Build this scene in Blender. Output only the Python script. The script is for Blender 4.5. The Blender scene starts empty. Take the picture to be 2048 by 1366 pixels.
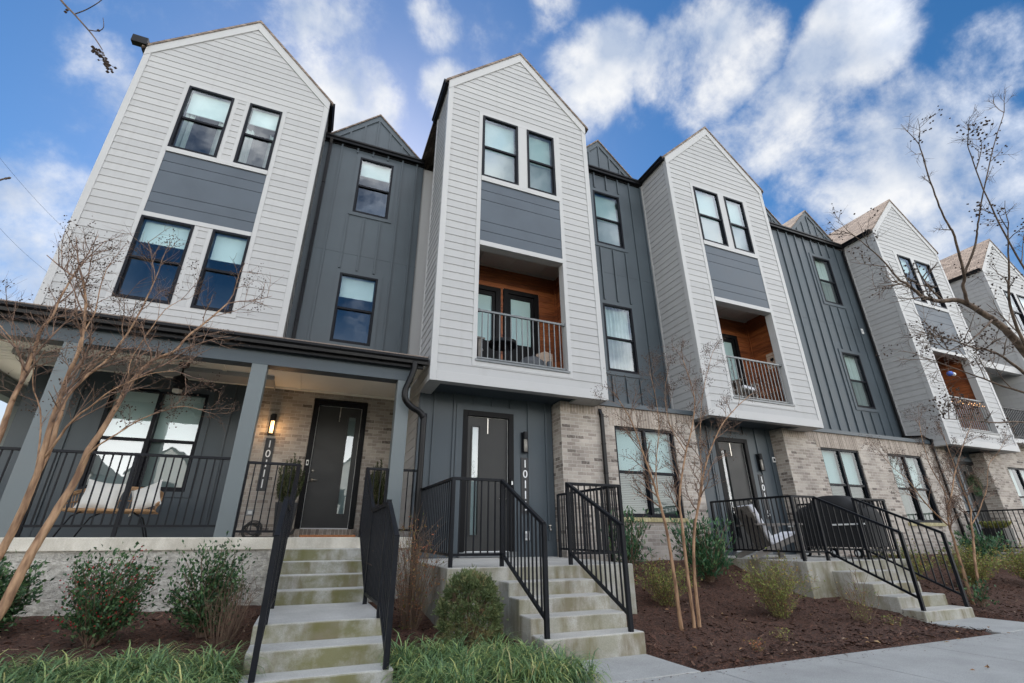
import bpy, math, random
import numpy as np
from mathutils import Vector, Matrix

# ------------------------------------------------------------------ camera, sky, sun, exposure
C = bpy.context.scene.collection
SC = bpy.context.scene
FPX, PITCH, YAW, ROLL = 942.4, math.radians(23.125), math.radians(22.472), math.radians(-0.303)
fw = Vector((math.cos(PITCH)*math.sin(YAW), math.cos(PITCH)*math.cos(YAW), math.sin(PITCH)))
rt0 = Vector((math.cos(YAW), -math.sin(YAW), 0)); up0 = rt0.cross(fw)
rt = rt0*math.cos(ROLL)+up0*math.sin(ROLL); up = -rt0*math.sin(ROLL)+up0*math.cos(ROLL)
cd = bpy.data.cameras.new('camera'); cam = bpy.data.objects.new('camera', cd); C.objects.link(cam)
cd.sensor_width = 36; cd.lens = FPX/2048*36; cd.clip_start = .05; cd.clip_end = 3000
cam.matrix_world = Matrix(((rt.x, up.x, -fw.x, 0), (rt.y, up.y, -fw.y, 0), (rt.z, up.z, -fw.z, 0), (0, 0, 0, 1)))
SC.camera = cam

def ray(px, py):
    return rt*((px-1024)/FPX)+up*(-(py-683)/FPX)+fw
def at_y(px, py, y):
    v = ray(px, py); return v*(y/v.y)

SUN_AZ, SUN_EL = math.radians(3), math.radians(37)          # behind the row, slightly left
W = bpy.data.worlds.new('World'); SC.world = W; W.use_nodes = True
def world_sky():
    nt = W.node_tree; nt.nodes.clear(); L = nt.links.new; N = nt.nodes.new
    def math_(op, a, b=None, clamp=False):
        n = N('ShaderNodeMath'); n.operation = op; n.use_clamp = clamp
        for i, x in enumerate((a, b)):
            if x is None: continue
            if isinstance(x, (int, float)): n.inputs[i].default_value = x
            else: L(x, n.inputs[i])
        return n.outputs[0]
    tc = N('ShaderNodeTexCoord'); d = tc.outputs['Generated']
    sky = N('ShaderNodeTexSky'); sky.sky_type = 'NISHITA'; sky.sun_disc = False
    sky.sun_elevation = SUN_EL; sky.sun_rotation = SUN_AZ; sky.air_density = 1.0; sky.dust_density = .3; sky.ozone_density = 2.2
    hs = N('ShaderNodeHueSaturation'); hs.inputs['Saturation'].default_value = 1.32; L(sky.outputs[0], hs.inputs['Color'])
    b1 = N('ShaderNodeBackground'); L(hs.outputs[0], b1.inputs[0]); b1.inputs[1].default_value = SKY_STRENGTH
    # cloud field: soft masses placed by direction, broken up by warped noise
    n1 = N('ShaderNodeTexNoise'); n1.inputs['Scale'].default_value = 6.2; n1.inputs['Detail'].default_value = 12; n1.inputs['Roughness'].default_value = .62; n1.inputs['Distortion'].default_value = .12
    L(d, n1.inputs['Vector'])
    n2 = N('ShaderNodeTexNoise'); n2.inputs['Scale'].default_value = 2.6; n2.inputs['Detail'].default_value = 5; L(d, n2.inputs['Vector'])
    tot = None
    for (px, py, r, w) in CLOUDS:
        v = ray(px, py).normalized() if not isinstance(px, Vector) else px.normalized()
        dn = N('ShaderNodeVectorMath'); dn.operation = 'DOT_PRODUCT'; L(d, dn.inputs[0]); dn.inputs[1].default_value = v
        mr = N('ShaderNodeMapRange'); mr.interpolation_type = 'SMOOTHSTEP'
        L(dn.outputs['Value'], mr.inputs[0]); mr.inputs[1].default_value = math.cos(math.radians(r)); mr.inputs[2].default_value = math.cos(math.radians(r*.25))
        mr.inputs[3].default_value = 0; mr.inputs[4].default_value = w
        tot = mr.outputs[0] if tot is None else math_('MAXIMUM', tot, mr.outputs[0])
    a = math_('SUBTRACT', n1.outputs[0], .5); a = math_('MULTIPLY', a, 2.7)
    b = math_('SUBTRACT', n2.outputs[0], .5); b = math_('MULTIPLY', b, .9)
    s = math_('ADD', tot, a); s = math_('ADD', s, b); s = math_('SUBTRACT', s, .27)
    mk = N('ShaderNodeMapRange'); mk.interpolation_type = 'SMOOTHERSTEP'; L(s, mk.inputs[0])
    mk.inputs[1].default_value = -.22; mk.inputs[2].default_value = .86; mk.inputs[3].default_value = 0.0; mk.inputs[4].default_value = .92
    n3 = N('ShaderNodeTexNoise'); n3.inputs['Scale'].default_value = 9; n3.inputs['Detail'].default_value = 6; L(d, n3.inputs['Vector'])
    cr = N('ShaderNodeValToRGB'); L(n3.outputs[0], cr.inputs[0])
    cr.color_ramp.elements[0].position = .36; cr.color_ramp.elements[0].color = (.52, .60, .74, 1)
    cr.color_ramp.elements[1].position = .60; cr.color_ramp.elements[1].color = (.98, .98, .975, 1)
    # clouds opposite the sun fully lit and, out of view, raised to light the row
    sp = N('ShaderNodeSeparateXYZ'); L(d, sp.inputs[0])
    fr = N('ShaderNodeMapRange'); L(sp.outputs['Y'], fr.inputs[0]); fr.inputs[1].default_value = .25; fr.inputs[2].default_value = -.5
    fr.inputs[3].default_value = CLOUD_FRONT; fr.inputs[4].default_value = CLOUD_BACK_FILL
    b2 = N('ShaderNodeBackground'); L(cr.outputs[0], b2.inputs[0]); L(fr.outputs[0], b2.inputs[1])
    mx = N('ShaderNodeMixShader'); L(mk.outputs[0], mx.inputs[0]); L(b1.outputs[0], mx.inputs[1]); L(b2.outputs[0], mx.inputs[2])
    hz = N('ShaderNodeMapRange'); hz.interpolation_type = 'SMOOTHSTEP'; L(sp.outputs['Z'], hz.inputs[0]); hz.inputs[1].default_value = .42; hz.inputs[2].default_value = .06; hz.inputs[3].default_value = 0; hz.inputs[4].default_value = .85
    hb = N('ShaderNodeMapRange'); L(sp.outputs['Y'], hb.inputs[0]); hb.inputs[1].default_value = .1; hb.inputs[2].default_value = -.95; hb.inputs[3].default_value = HAZE_FRONT; hb.inputs[4].default_value = HAZE_BACK_FILL
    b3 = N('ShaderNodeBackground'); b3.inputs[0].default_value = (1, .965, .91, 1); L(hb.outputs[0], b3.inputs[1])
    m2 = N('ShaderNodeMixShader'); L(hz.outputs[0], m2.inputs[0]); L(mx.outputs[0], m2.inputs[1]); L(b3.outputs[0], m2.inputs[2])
    out = N('ShaderNodeOutputWorld'); L(m2.outputs[0], out.inputs[0])
SKY_STRENGTH, CLOUD_FRONT, CLOUD_BACK_FILL = .05, .37, 1.35
HAZE_FRONT, HAZE_BACK_FILL = .30, 2.7  # unseen low band behind the camera, brightened to light fronts and porch
CLOUDS = [(1420, 120, 8, .95), (1330, 130, 5, .8), (1500, 90, 5, .8), (1690, 100, 6.5, .9), (1640, 190, 6, .8), (1590, 280, 9, .85), (1760, 330, 10, .85), (1860, 290, 7, .7), (1480, 330, 7, .6), (1900, 410, 8, .6), (1180, 150, 6.5, .95), (1240, 100, 4.5, .75), (1150, 230, 4, .6),
          (660, 70, 7, .62), (720, 190, 6.5, .68), (210, 190, 6, .5), (110, 440, 9, .62), (890, 190, 4, .75), (1985, 120, 5, .55), (40, 580, 9, .65),
          (1560, 390, 7, .5), (870, 40, 3.5, .5), (1110, 10, 3.5, .5), (1960, 330, 6, .5), (620, 150, 5, .55), (1940, 420, 6, .5),
          (Vector((0, -.35, .95)), 0, 40, 1.2), (Vector((-.8, -.6, .5)), 0, 30, .55), (Vector((.9, -.5, .45)), 0, 38, .9), (Vector((.15, .12, 1)), 0, 18, .6)]  # cloud masses added out of view to light the fronts and ground
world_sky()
sd = bpy.data.lights.new('sun', 'SUN'); so = bpy.data.objects.new('sun', sd); C.objects.link(so)
sd.energy = 3.2; sd.angle = math.radians(.5); sd.color = (1, .94, .85)
sun_dir = Vector((math.sin(SUN_AZ)*math.cos(SUN_EL), math.cos(SUN_AZ)*math.cos(SUN_EL), math.sin(SUN_EL)))
so.rotation_euler = sun_dir.to_track_quat('Z', 'Y').to_euler(); so.location = sun_dir*60
SC.view_settings.view_transform = 'Standard'; SC.view_settings.look = 'None'; SC.view_settings.gamma = 1
SC.view_settings.exposure = 1.5
try:
    SC.cycles.max_bounces = 7; SC.cycles.transparent_max_bounces = 10; SC.cycles.caustics_reflective = False; SC.cycles.caustics_refractive = False
    SC.cycles.use_denoising = True
except Exception: pass

# ------------------------------------------------------------------ mesh helpers
class MB:
    def __init__(s): s.v = []; s.f = []; s.t = []
    def face(s, pts, tint=.5):
        i = len(s.v); s.v.extend(tuple(p) for p in pts); s.f.append(tuple(range(i, i+len(pts)))); s.t.append(tint)
    def box(s, x0, x1, y0, y1, z0, z1, tint=.5):
        if x1 < x0: x0, x1 = x1, x0
        if y1 < y0: y0, y1 = y1, y0
        if z1 < z0: z0, z1 = z1, z0
        i = len(s.v)
        s.v += [(x0,y0,z0),(x1,y0,z0),(x1,y1,z0),(x0,y1,z0),(x0,y0,z1),(x1,y0,z1),(x1,y1,z1),(x0,y1,z1)]
        for q in ((0,3,2,1),(4,5,6,7),(0,1,5,4),(1,2,6,5),(2,3,7,6),(3,0,4,7)): s.f.append(tuple(i+k for k in q)); s.t.append(tint)
        return s
    def obox(s, c, ax, ay, az, tint=.5):          # centre and three half-axis vectors
        c, ax, ay, az = map(Vector, (c, ax, ay, az)); i = len(s.v)
        for sx, sy, sz in ((-1,-1,-1),(1,-1,-1),(1,1,-1),(-1,1,-1),(-1,-1,1),(1,-1,1),(1,1,1),(-1,1,1)): s.v.append(tuple(c+ax*sx+ay*sy+az*sz))
        for q in ((0,3,2,1),(4,5,6,7),(0,1,5,4),(1,2,6,5),(2,3,7,6),(3,0,4,7)): s.f.append(tuple(i+k for k in q)); s.t.append(tint)
        return s
    def bar(s, p, q, w, h=None, tint=.5):         # straight bar of rectangular section; h is measured near vertical
        p, q = Vector(p), Vector(q); h = h or w; d = (q-p); L = d.length; d.normalize()
        u = Vector((0, 0, 1)) if abs(d.z) < .9 else Vector((0, 1, 0))
        a = d.cross(u).normalized(); b = a.cross(d)
        return s.obox((p+q)/2, d*(L/2), a*(w/2), b*(h/2), tint)
    def prism(s, poly, axis, a, b, tint=.5):      # polygon extruded along axis ('x': poly is (y,z); 'y': (x,z); 'z': (x,y))
        def P(u, w, t): return (t, u, w) if axis == 'x' else ((u, t, w) if axis == 'y' else (u, w, t))
        n = len(poly); i = len(s.v)
        s.v += [P(u, w, a) for u, w in poly]+[P(u, w, b) for u, w in poly]
        ar = sum(poly[k][0]*poly[(k+1) % n][1]-poly[(k+1) % n][0]*poly[k][1] for k in range(n))
        fl = (ar > 0) != (b > a)
        if axis == 'y': fl = not fl
        A = list(range(i, i+n)); B = list(range(i+n, i+2*n))
        fs = [tuple(A[::-1]), tuple(B)]+[(A[k], A[(k+1) % n], B[(k+1) % n], B[k]) for k in range(n)]
        for f in fs: s.f.append(f[::-1] if fl else f); s.t.append(tint)
        return s
    def tube(s, pts, r, n=6, cap=True, tint=.5):
        pts = [Vector(p) for p in pts]; m = len(pts)
        rr = r if isinstance(r, (list, tuple)) else [r]*m
        i0 = len(s.v); pa = None
        for k in range(m):
            d = (pts[min(k+1, m-1)]-pts[max(k-1, 0)])
            d = d.normalized() if d.length > 1e-9 else Vector((0, 0, 1))
            if pa is None: pa = d.orthogonal().normalized()
            pa = (pa-d*pa.dot(d)); pa = pa.normalized() if pa.length > 1e-6 else d.orthogonal().normalized()
            pb = d.cross(pa)
            for j in range(n):
                t = 2*math.pi*j/n; s.v.append(tuple(pts[k]+(pa*math.cos(t)+pb*math.sin(t))*rr[k]))
        for k in range(m-1):
            for j in range(n):
                a = i0+k*n+j; b = i0+k*n+(j+1) % n; s.f.append((a, b, b+n, a+n)); s.t.append(tint)
        if cap:
            s.f.append(tuple(range(i0+n-1, i0-1, -1))); s.t.append(tint)
            e = i0+(m-1)*n; s.f.append(tuple(range(e, e+n))); s.t.append(tint)
        return s
    def lathe(s, c, prof, n=20, tint=.5):         # profile of (radius, z) round a vertical axis
        c = Vector(c); i0 = len(s.v)
        for r, z in prof:
            for j in range(n):
                t = 2*math.pi*j/n; s.v.append((c.x+r*math.cos(t), c.y+r*math.sin(t), c.z+z))
        for k in range(len(prof)-1):
            for j in range(n):
                a = i0+k*n+j; b = i0+k*n+(j+1) % n; s.f.append((a, b, b+n, a+n)); s.t.append(tint)
        return s
    def octa(s, c, r, tint=.5):
        x, y, z = c; i = len(s.v)
        s.v += [(x+r,y,z),(x-r,y,z),(x,y+r,z),(x,y-r,z),(x,y,z+r),(x,y,z-r)]
        for q in ((0,2,4),(2,1,4),(1,3,4),(3,0,4),(2,0,5),(1,2,5),(3,1,5),(0,3,5)): s.f.append(tuple(i+k for k in q)); s.t.append(tint)
    def build(s, name, mat, parent=None, smooth=False, off=None, bevel=0, label=None, kind=None):
        o0 = Vector((0, 0, 0))
        if off is not None: o0 = Vector(off)
        elif parent is not None: o0 = ROOT[parent.name]
        me = bpy.data.meshes.new(name)
        V = np.array(s.v, dtype=float).reshape(-1, 3)-np.array(o0)
        me.from_pydata(V.tolist(), [], s.f)
        if mat: me.materials.append(mat)
        npol = len(me.polygons)
        if npol:
            nl = len(me.loops); vi = np.empty(nl, dtype=np.int32); me.loops.foreach_get('vertex_index', vi)
            nor = np.empty(npol*3); me.polygons.foreach_get('normal', nor); nor = nor.reshape(-1, 3)
            cnt = np.empty(npol, dtype=np.int32); me.polygons.foreach_get('loop_total', cnt)
            nn = np.abs(np.repeat(nor, cnt, axis=0)); co = (V+np.array(o0))[vi]
            top = nn[:, 2] > .72; fy = nn[:, 1] >= nn[:, 0]
            u = np.where(top | fy, co[:, 0], co[:, 1]); w = np.where(top, co[:, 1], co[:, 2])
            uv = me.uv_layers.new(name='UVMap'); uv.data.foreach_set('uv', np.stack([u, w], 1).ravel())
            if len(set(s.t[:50])) > 1 or len(set(s.t)) > 1:
                at = me.attributes.new('tint', 'FLOAT', 'FACE'); at.data.foreach_set('value', s.t)
            if smooth: me.polygons.foreach_set('use_smooth', [True]*npol)
        o = bpy.data.objects.new(name, me); C.objects.link(o)
        if parent is not None: o.parent = parent; ROOT[o.name] = o0
        elif off is not None: o.location = off; ROOT[o.name] = o0
        else: ROOT[o.name] = o0
        if bevel:
            b = o.modifiers.new('bevel', 'BEVEL'); b.width = bevel; b.segments = 2; b.limit_method = 'ANGLE'
        if label: o['label'] = label
        if kind: o['kind'] = kind
        return o
ROOT = {}
def thing(name, label, cat, loc, group=None):
    o = bpy.data.objects.new(name, None); C.objects.link(o); o.location = loc; o.empty_display_size = .2
    o['label'] = label; o['category'] = cat
    if group: o['group'] = group
    ROOT[o.name] = Vector(loc); return o
def tag(o, label, cat, group=None):
    o['label'] = label; o['category'] = cat
    if group: o['group'] = group
    return o

# ------------------------------------------------------------------ materials
MATS = {}
def nodes(name):
    m = bpy.data.materials.new(name); m.use_nodes = True; nt = m.node_tree
    MATS[name] = m; return m, nt, nt.nodes['Principled BSDF'], nt.links.new, nt.nodes.new
def plain(name, col, rough=.5, var=.08, scale=3., bump=0., metal=0., spec=.5, bscale=60., coat=0):
    m, nt, p, L, N = nodes(name)
    tc = N('ShaderNodeTexCoord'); n = N('ShaderNodeTexNoise'); n.inputs['Scale'].default_value = scale; n.inputs['Detail'].default_value = 6
    L(tc.outputs['Object'], n.inputs['Vector'])
    r = N('ShaderNodeValToRGB'); L(n.outputs[0], r.inputs[0])
    r.color_ramp.elements[0].position = .3; r.color_ramp.elements[1].position = .7
    r.color_ramp.elements[0].color = tuple(c*(1-var) for c in col)+(1,); r.color_ramp.elements[1].color = tuple(min(1, c*(1+var)) for c in col)+(1,)
    L(r.outputs[0], p.inputs['Base Color'])
    rr = N('ShaderNodeMapRange'); L(n.outputs[0], rr.inputs[0]); rr.inputs[1].default_value = .3; rr.inputs[2].default_value = .7
    rr.inputs[3].default_value = max(.02, rough-.07); rr.inputs[4].default_value = min(1, rough+.07); L(rr.outputs[0], p.inputs['Roughness'])
    p.inputs['Metallic'].default_value = metal; p.inputs['Specular IOR Level'].default_value = spec
    if bump:
        b = N('ShaderNodeBump'); b.inputs['Strength'].default_value = bump; b.inputs['Distance'].default_value = .01
        n2 = N('ShaderNodeTexNoise'); n2.inputs['Scale'].default_value = bscale; n2.inputs['Detail'].default_value = 5; L(tc.outputs['Object'], n2.inputs['Vector'])
        L(n2.outputs[0], b.inputs['Height']); L(b.outputs[0], p.inputs['Normal'])
    return m
def siding_mat():
    m, nt, p, L, N = nodes('white_siding'); a = N('ShaderNodeAttribute'); a.attribute_name = 'tint'
    r = N('ShaderNodeValToRGB'); L(a.outputs['Fac'], r.inputs[0]); r.color_ramp.elements[0].color = (.345, .347, .349, 1); r.color_ramp.elements[1].color = (.385, .386, .386, 1)
    tc = N('ShaderNodeTexCoord'); mp = N('ShaderNodeMapping'); mp.inputs['Scale'].default_value = (5, 5, .30); L(tc.outputs['Object'], mp.inputs[0])
    n = N('ShaderNodeTexNoise'); n.inputs['Scale'].default_value = 1.3; n.inputs['Detail'].default_value = 7; L(mp.outputs[0], n.inputs['Vector'])
    v = N('ShaderNodeMapRange'); L(n.outputs[0], v.inputs[0]); v.inputs[1].default_value = .52; v.inputs[2].default_value = .8; v.inputs[3].default_value = 0; v.inputs[4].default_value = .22
    x = N('ShaderNodeMix'); x.data_type = 'RGBA'; L(v.outputs[0], x.inputs[0]); L(r.outputs[0], x.inputs[6]); x.inputs[7].default_value = (.235, .23, .215, 1); L(x.outputs[2], p.inputs['Base Color'])
    p.inputs['Roughness'].default_value = .58
    mg = N('ShaderNodeMapping'); mg.inputs['Scale'].default_value = (3, 3, 45); L(tc.outputs['Object'], mg.inputs[0])
    g = N('ShaderNodeTexNoise'); g.inputs['Scale'].default_value = 2; g.inputs['Detail'].default_value = 5; L(mg.outputs[0], g.inputs['Vector'])
    b = N('ShaderNodeBump'); b.inputs['Strength'].default_value = .2; b.inputs['Distance'].default_value = .006; L(g.outputs[0], b.inputs['Height']); L(b.outputs[0], p.inputs['Normal']); return m
M_white = siding_mat()
M_trim = plain('white_trim', (.40, .401, .401), .5, .03, 2)
M_dark = plain('charcoal_board', (.050, .066, .079), .52, .16, 1.1, .08, bscale=30)
M_span = plain('slate_panel', (.054, .070, .090), .52, .13, 1.5)
M_post = plain('lit_post_paint', (.118, .140, .146), .45, .05, 2)  # dark board paint, lightened in colour because the posts catch more light
M_black = plain('black_metal', (.007, .008, .011), .45, .25, 8, .05, spec=.2)
M_galv = plain('grey_metal', (.14, .15, .155), .35, .2, 8)
M_gut = plain('black_gutter', (.007, .007, .008), .34, .2, 3, spec=.2)
M_frame = plain('black_window_frame', (.006, .007, .011), .45, .15, 5, spec=.15)
M_door = plain('dark_door', (.036, .036, .035), .45, .12, 2, .06, spec=.3)
M_jamb = plain('black_jamb', (.006, .006, .007), .48, .1, 3, spec=.15)
M_cream = plain('cream_ceiling', (.90, .87, .79), .6, .04, 1.5)
M_ceil = plain('grey_soffit', (.40, .38, .35), .6, .05, 2)
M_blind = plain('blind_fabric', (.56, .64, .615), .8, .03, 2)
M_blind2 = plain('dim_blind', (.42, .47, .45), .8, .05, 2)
M_blind3 = plain('aqua_blind', (.31, .385, .365), .8, .03, 2)  # duller aqua fabric than the other blinds
M_drape = plain('curtain_fabric', (.46, .50, .46), .85, .08, 3)
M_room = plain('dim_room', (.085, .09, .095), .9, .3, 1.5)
M_steel = plain('brushed_nickel', (.55, .52, .47), .3, .1, 20, metal=.9)
M_whitep = plain('white_plastic', (.7, .7, .68), .4, .04, 10)
M_greyp = plain('grey_plastic', (.32, .33, .33), .5, .05, 10)
M_rope = plain('rattan', (.45, .27, .14), .6, .25, 30, .3)
M_cush = plain('white_cushion', (.78, .76, .71), .9, .05, 5, .25, bscale=120)
M_cushb = plain('pale_cushion', (.70, .70, .74), .9, .05, 5, .2, bscale=120)
M_wgrey = plain('weathered_wood', (.17, .155, .14), .7, .25, 9, .3)
M_cover = plain('black_cover', (.009, .009, .010), .75, .3, 5, .4, bscale=14)
M_pot = plain('black_planter', (.014, .015, .018), .35, .2, 6)
M_mat = plain('coir', (.34, .14, .06), .95, .3, 40, .6)
M_letter = plain('white_numerals', (.80, .80, .80), .5, .02, 5)
M_sign = plain('black_sign', (.022, .022, .024), .5, .1, 6)
M_bulb_g = plain('lamp_glass', (.5, .47, .42), .15, .1, 6)
M_kraft = plain('cardboard', (.52, .40, .32), .8, .08, 6)
M_cloth = plain('dark_grey_cloth', (.07, .075, .085), .9, .3, 6, .4, bscale=40)
M_cable = plain('black_cable', (.02, .02, .02), .5, .1, 6)
M_road = plain('asphalt', (.055, .055, .057), .9, .25, 14, .4, bscale=90)
M_opp = plain('far_siding', (.66, .65, .62), .6, .05, 1)
M_oppr = plain('far_roof', (.10, .09, .085), .8, .2, 3)

def glass(name, refl, tint=(.86, .95, .97), dark=0):
    m, nt, p, L, N = nodes(name); nt.nodes.remove(p)
    lw = N('ShaderNodeLayerWeight'); lw.inputs['Blend'].default_value = .5
    pw = N('ShaderNodeMath'); pw.operation = 'POWER'; L(lw.outputs['Facing'], pw.inputs[0]); pw.inputs[1].default_value = 4.8
    mr = N('ShaderNodeMapRange'); L(pw.outputs[0], mr.inputs[0]); mr.inputs[1].default_value = 0; mr.inputs[2].default_value = 1; mr.inputs[3].default_value = refl; mr.inputs[4].default_value = .95
    tb = N('ShaderNodeBsdfTransparent'); tb.inputs[0].default_value = tuple(c*(1-dark) for c in tint)+(1,)
    gb = N('ShaderNodeBsdfGlossy'); gb.inputs['Roughness'].default_value = .012; gb.inputs[0].default_value = (.92, .96, 1, 1)
    tc = N('ShaderNodeTexCoord'); n = N('ShaderNodeTexNoise'); n.inputs['Scale'].default_value = 2.2; n.inputs['Detail'].default_value = 2; L(tc.outputs['Object'], n.inputs['Vector'])
    b = N('ShaderNodeBump'); b.inputs['Strength'].default_value = .035; b.inputs['Distance'].default_value = .04; L(n.outputs[0], b.inputs['Height']); L(b.outputs[0], gb.inputs['Normal'])
    mx = N('ShaderNodeMixShader'); L(mr.outputs[0], mx.inputs[0]); L(tb.outputs[0], mx.inputs[1]); L(gb.outputs[0], mx.inputs[2])
    L(mx.outputs[0], nt.nodes['Material Output'].inputs[0]); return m
M_glass = glass('window_glass', .135)
M_glass_low = glass('ground_floor_glass', .035)
M_glass2_low = glass('ground_floor_screen', .05, (.80, .88, .84), .45)
M_glass2 = glass('screened_glass', .15, (.80, .88, .90), .25)

def brick_mat():
    m, nt, p, L, N = nodes('tan_brick')
    uv = N('ShaderNodeUVMap')
    def bt(c1, c2, mo):
        b = N('ShaderNodeTexBrick'); L(uv.outputs[0], b.inputs['Vector']); b.offset = .5
        b.inputs['Color1'].default_value = c1; b.inputs['Color2'].default_value = c2; b.inputs['Mortar'].default_value = mo
        b.inputs['Scale'].default_value = 1; b.inputs['Mortar Size'].default_value = .0065; b.inputs['Mortar Smooth'].default_value = .25; b.inputs['Bias'].default_value = 0
        b.inputs['Brick Width'].default_value = .205; b.inputs['Row Height'].default_value = .073; return b
    b = bt((0, 0, 0, 1), (1, 1, 1, 1), (.5, .5, .5, 1))
    r = N('ShaderNodeValToRGB'); L(b.outputs['Color'], r.inputs[0]); e = r.color_ramp.elements
    e[0].position = .04; e[0].color = (.135, .112, .098, 1); e[1].position = 1; e[1].color = (.455, .405, .355, 1)
    for ps, c in ((.10, (.26, .22, .19, 1)), (.4, (.335, .292, .254, 1)), (.7, (.395, .348, .304, 1))):
        x = e.new(ps); x.color = c
    n = N('ShaderNodeTexNoise'); n.inputs['Scale'].default_value = 22; n.inputs['Detail'].default_value = 8; L(uv.outputs[0], n.inputs['Vector'])
    n2 = N('ShaderNodeTexNoise'); n2.inputs['Scale'].default_value = 1.6; n2.inputs['Detail'].default_value = 4; L(uv.outputs[0], n2.inputs['Vector'])
    # mortar smeared over parts of the faces
    sm = N('ShaderNodeMapRange'); L(n.outputs[0], sm.inputs[0]); sm.inputs[1].default_value = .5; sm.inputs[2].default_value = .72; sm.inputs[3].default_value = 0; sm.inputs[4].default_value = .55
    mo = N('ShaderNodeMix'); mo.data_type = 'RGBA'; L(sm.outputs[0], mo.inputs[0]); L(r.outputs[0], mo.inputs[6]); mo.inputs[7].default_value = (.47, .425, .375, 1)
    mm = N('ShaderNodeMix'); mm.data_type = 'RGBA'; L(b.outputs['Fac'], mm.inputs[0]); L(mo.outputs[2], mm.inputs[6]); mm.inputs[7].default_value = (.47, .435, .39, 1)
    v = N('ShaderNodeMapRange'); L(n2.outputs[0], v.inputs[0]); v.inputs[1].default_value = .3; v.inputs[2].default_value = .7; v.inputs[3].default_value = .8; v.inputs[4].default_value = 1.15
    ml = N('ShaderNodeMix'); ml.data_type = 'RGBA'; ml.blend_type = 'MULTIPLY'; ml.inputs[0].default_value = 1; L(mm.outputs[2], ml.inputs[6])
    cb = N('ShaderNodeCombineColor'); [L(v.outputs[0], cb.inputs[k]) for k in range(3)]; L(cb.outputs[0], ml.inputs[7])
    L(ml.outputs[2], p.inputs['Base Color']); p.inputs['Roughness'].default_value = .9
    h = N('ShaderNodeMath'); h.operation = 'MULTIPLY'; L(n.outputs[0], h.inputs[0]); h.inputs[1].default_value = .35
    h2 = N('ShaderNodeMath'); h2.operation = 'SUBTRACT'; L(h.outputs[0], h2.inputs[0]); L(b.outputs['Fac'], h2.inputs[1])
    bp = N('ShaderNodeBump'); bp.inputs['Strength'].default_value = .8; bp.inputs['Distance'].default_value = .008; L(h2.outputs[0], bp.inputs['Height']); L(bp.outputs[0], p.inputs['Normal'])
    return m
M_brick = brick_mat()
def soldier_mat(name, moss):
    m, nt, p, L, N = nodes(name); uv = N('ShaderNodeUVMap')
    sp = N('ShaderNodeSeparateXYZ'); L(uv.outputs[0], sp.inputs[0]); cb = N('ShaderNodeCombineXYZ'); L(sp.outputs[1], cb.inputs[0]); L(sp.outputs[0], cb.inputs[1])
    b = N('ShaderNodeTexBrick'); L(cb.outputs[0], b.inputs['Vector']); b.offset = 0
    b.inputs['Color1'].default_value = (.21, .17, .14, 1) if not moss else (.34, .29, .15, 1); b.inputs['Color2'].default_value = (.37, .315, .265, 1) if not moss else (.44, .39, .24, 1)
    b.inputs['Mortar'].default_value = (.44, .40, .35, 1) if not moss else (.25, .22, .12, 1)
    b.inputs['Scale'].default_value = 1; b.inputs['Brick Width'].default_value = 5; b.inputs['Row Height'].default_value = .073; b.inputs['Mortar Size'].default_value = .006
    n = N('ShaderNodeTexNoise'); n.inputs['Scale'].default_value = 18; n.inputs['Detail'].default_value = 7; L(uv.outputs[0], n.inputs['Vector'])
    mo = N('ShaderNodeMix'); mo.data_type = 'RGBA'; mo.blend_type = 'OVERLAY'; mo.inputs[0].default_value = .5; L(b.outputs['Color'], mo.inputs[6]); L(n.outputs[0], mo.inputs[7])
    L(mo.outputs[2], p.inputs['Base Color']); p.inputs['Roughness'].default_value = .9
    bp = N('ShaderNodeBump'); bp.inputs['Strength'].default_value = .6; bp.inputs['Distance'].default_value = .006; bp.invert = True; L(b.outputs['Fac'], bp.inputs['Height']); L(bp.outputs[0], p.inputs['Normal'])
    return m
M_soldier = soldier_mat('soldier_brick', False); M_rowlock = soldier_mat('mossy_rowlock', True)
def block_mat():
    m, nt, p, L, N = nodes('split_face_block'); uv = N('ShaderNodeUVMap')
    b = N('ShaderNodeTexBrick'); L(uv.outputs[0], b.inputs['Vector']); b.offset = .5
    b.inputs['Color1'].default_value = (.38, .36, .32, 1); b.inputs['Color2'].default_value = (.48, .455, .40, 1); b.inputs['Mortar'].default_value = (.52, .49, .44, 1)
    b.inputs['Scale'].default_value = 1; b.inputs['Brick Width'].default_value = .41; b.inputs['Row Height'].default_value = .205; b.inputs['Mortar Size'].default_value = .009
    n = N('ShaderNodeTexNoise'); n.inputs['Scale'].default_value = 12; n.inputs['Detail'].default_value = 9; n.inputs['Roughness'].default_value = .62; L(uv.outputs[0], n.inputs['Vector'])
    v = N('ShaderNodeMix'); v.data_type = 'RGBA'; v.blend_type = 'OVERLAY'; v.inputs[0].default_value = .75; L(b.outputs['Color'], v.inputs[6]); L(n.outputs[0], v.inputs[7])
    L(v.outputs[2], p.inputs['Base Color']); p.inputs['Roughness'].default_value = .95
    h = N('ShaderNodeMath'); h.operation = 'SUBTRACT'; L(n.outputs[0], h.inputs[0]); L(b.outputs['Fac'], h.inputs[1])
    bp = N('ShaderNodeBump'); bp.inputs['Strength'].default_value = 1; bp.inputs['Distance'].default_value = .06; L(h.outputs[0], bp.inputs['Height']); L(bp.outputs[0], p.inputs['Normal'])
    return m
M_block = block_mat()
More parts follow.
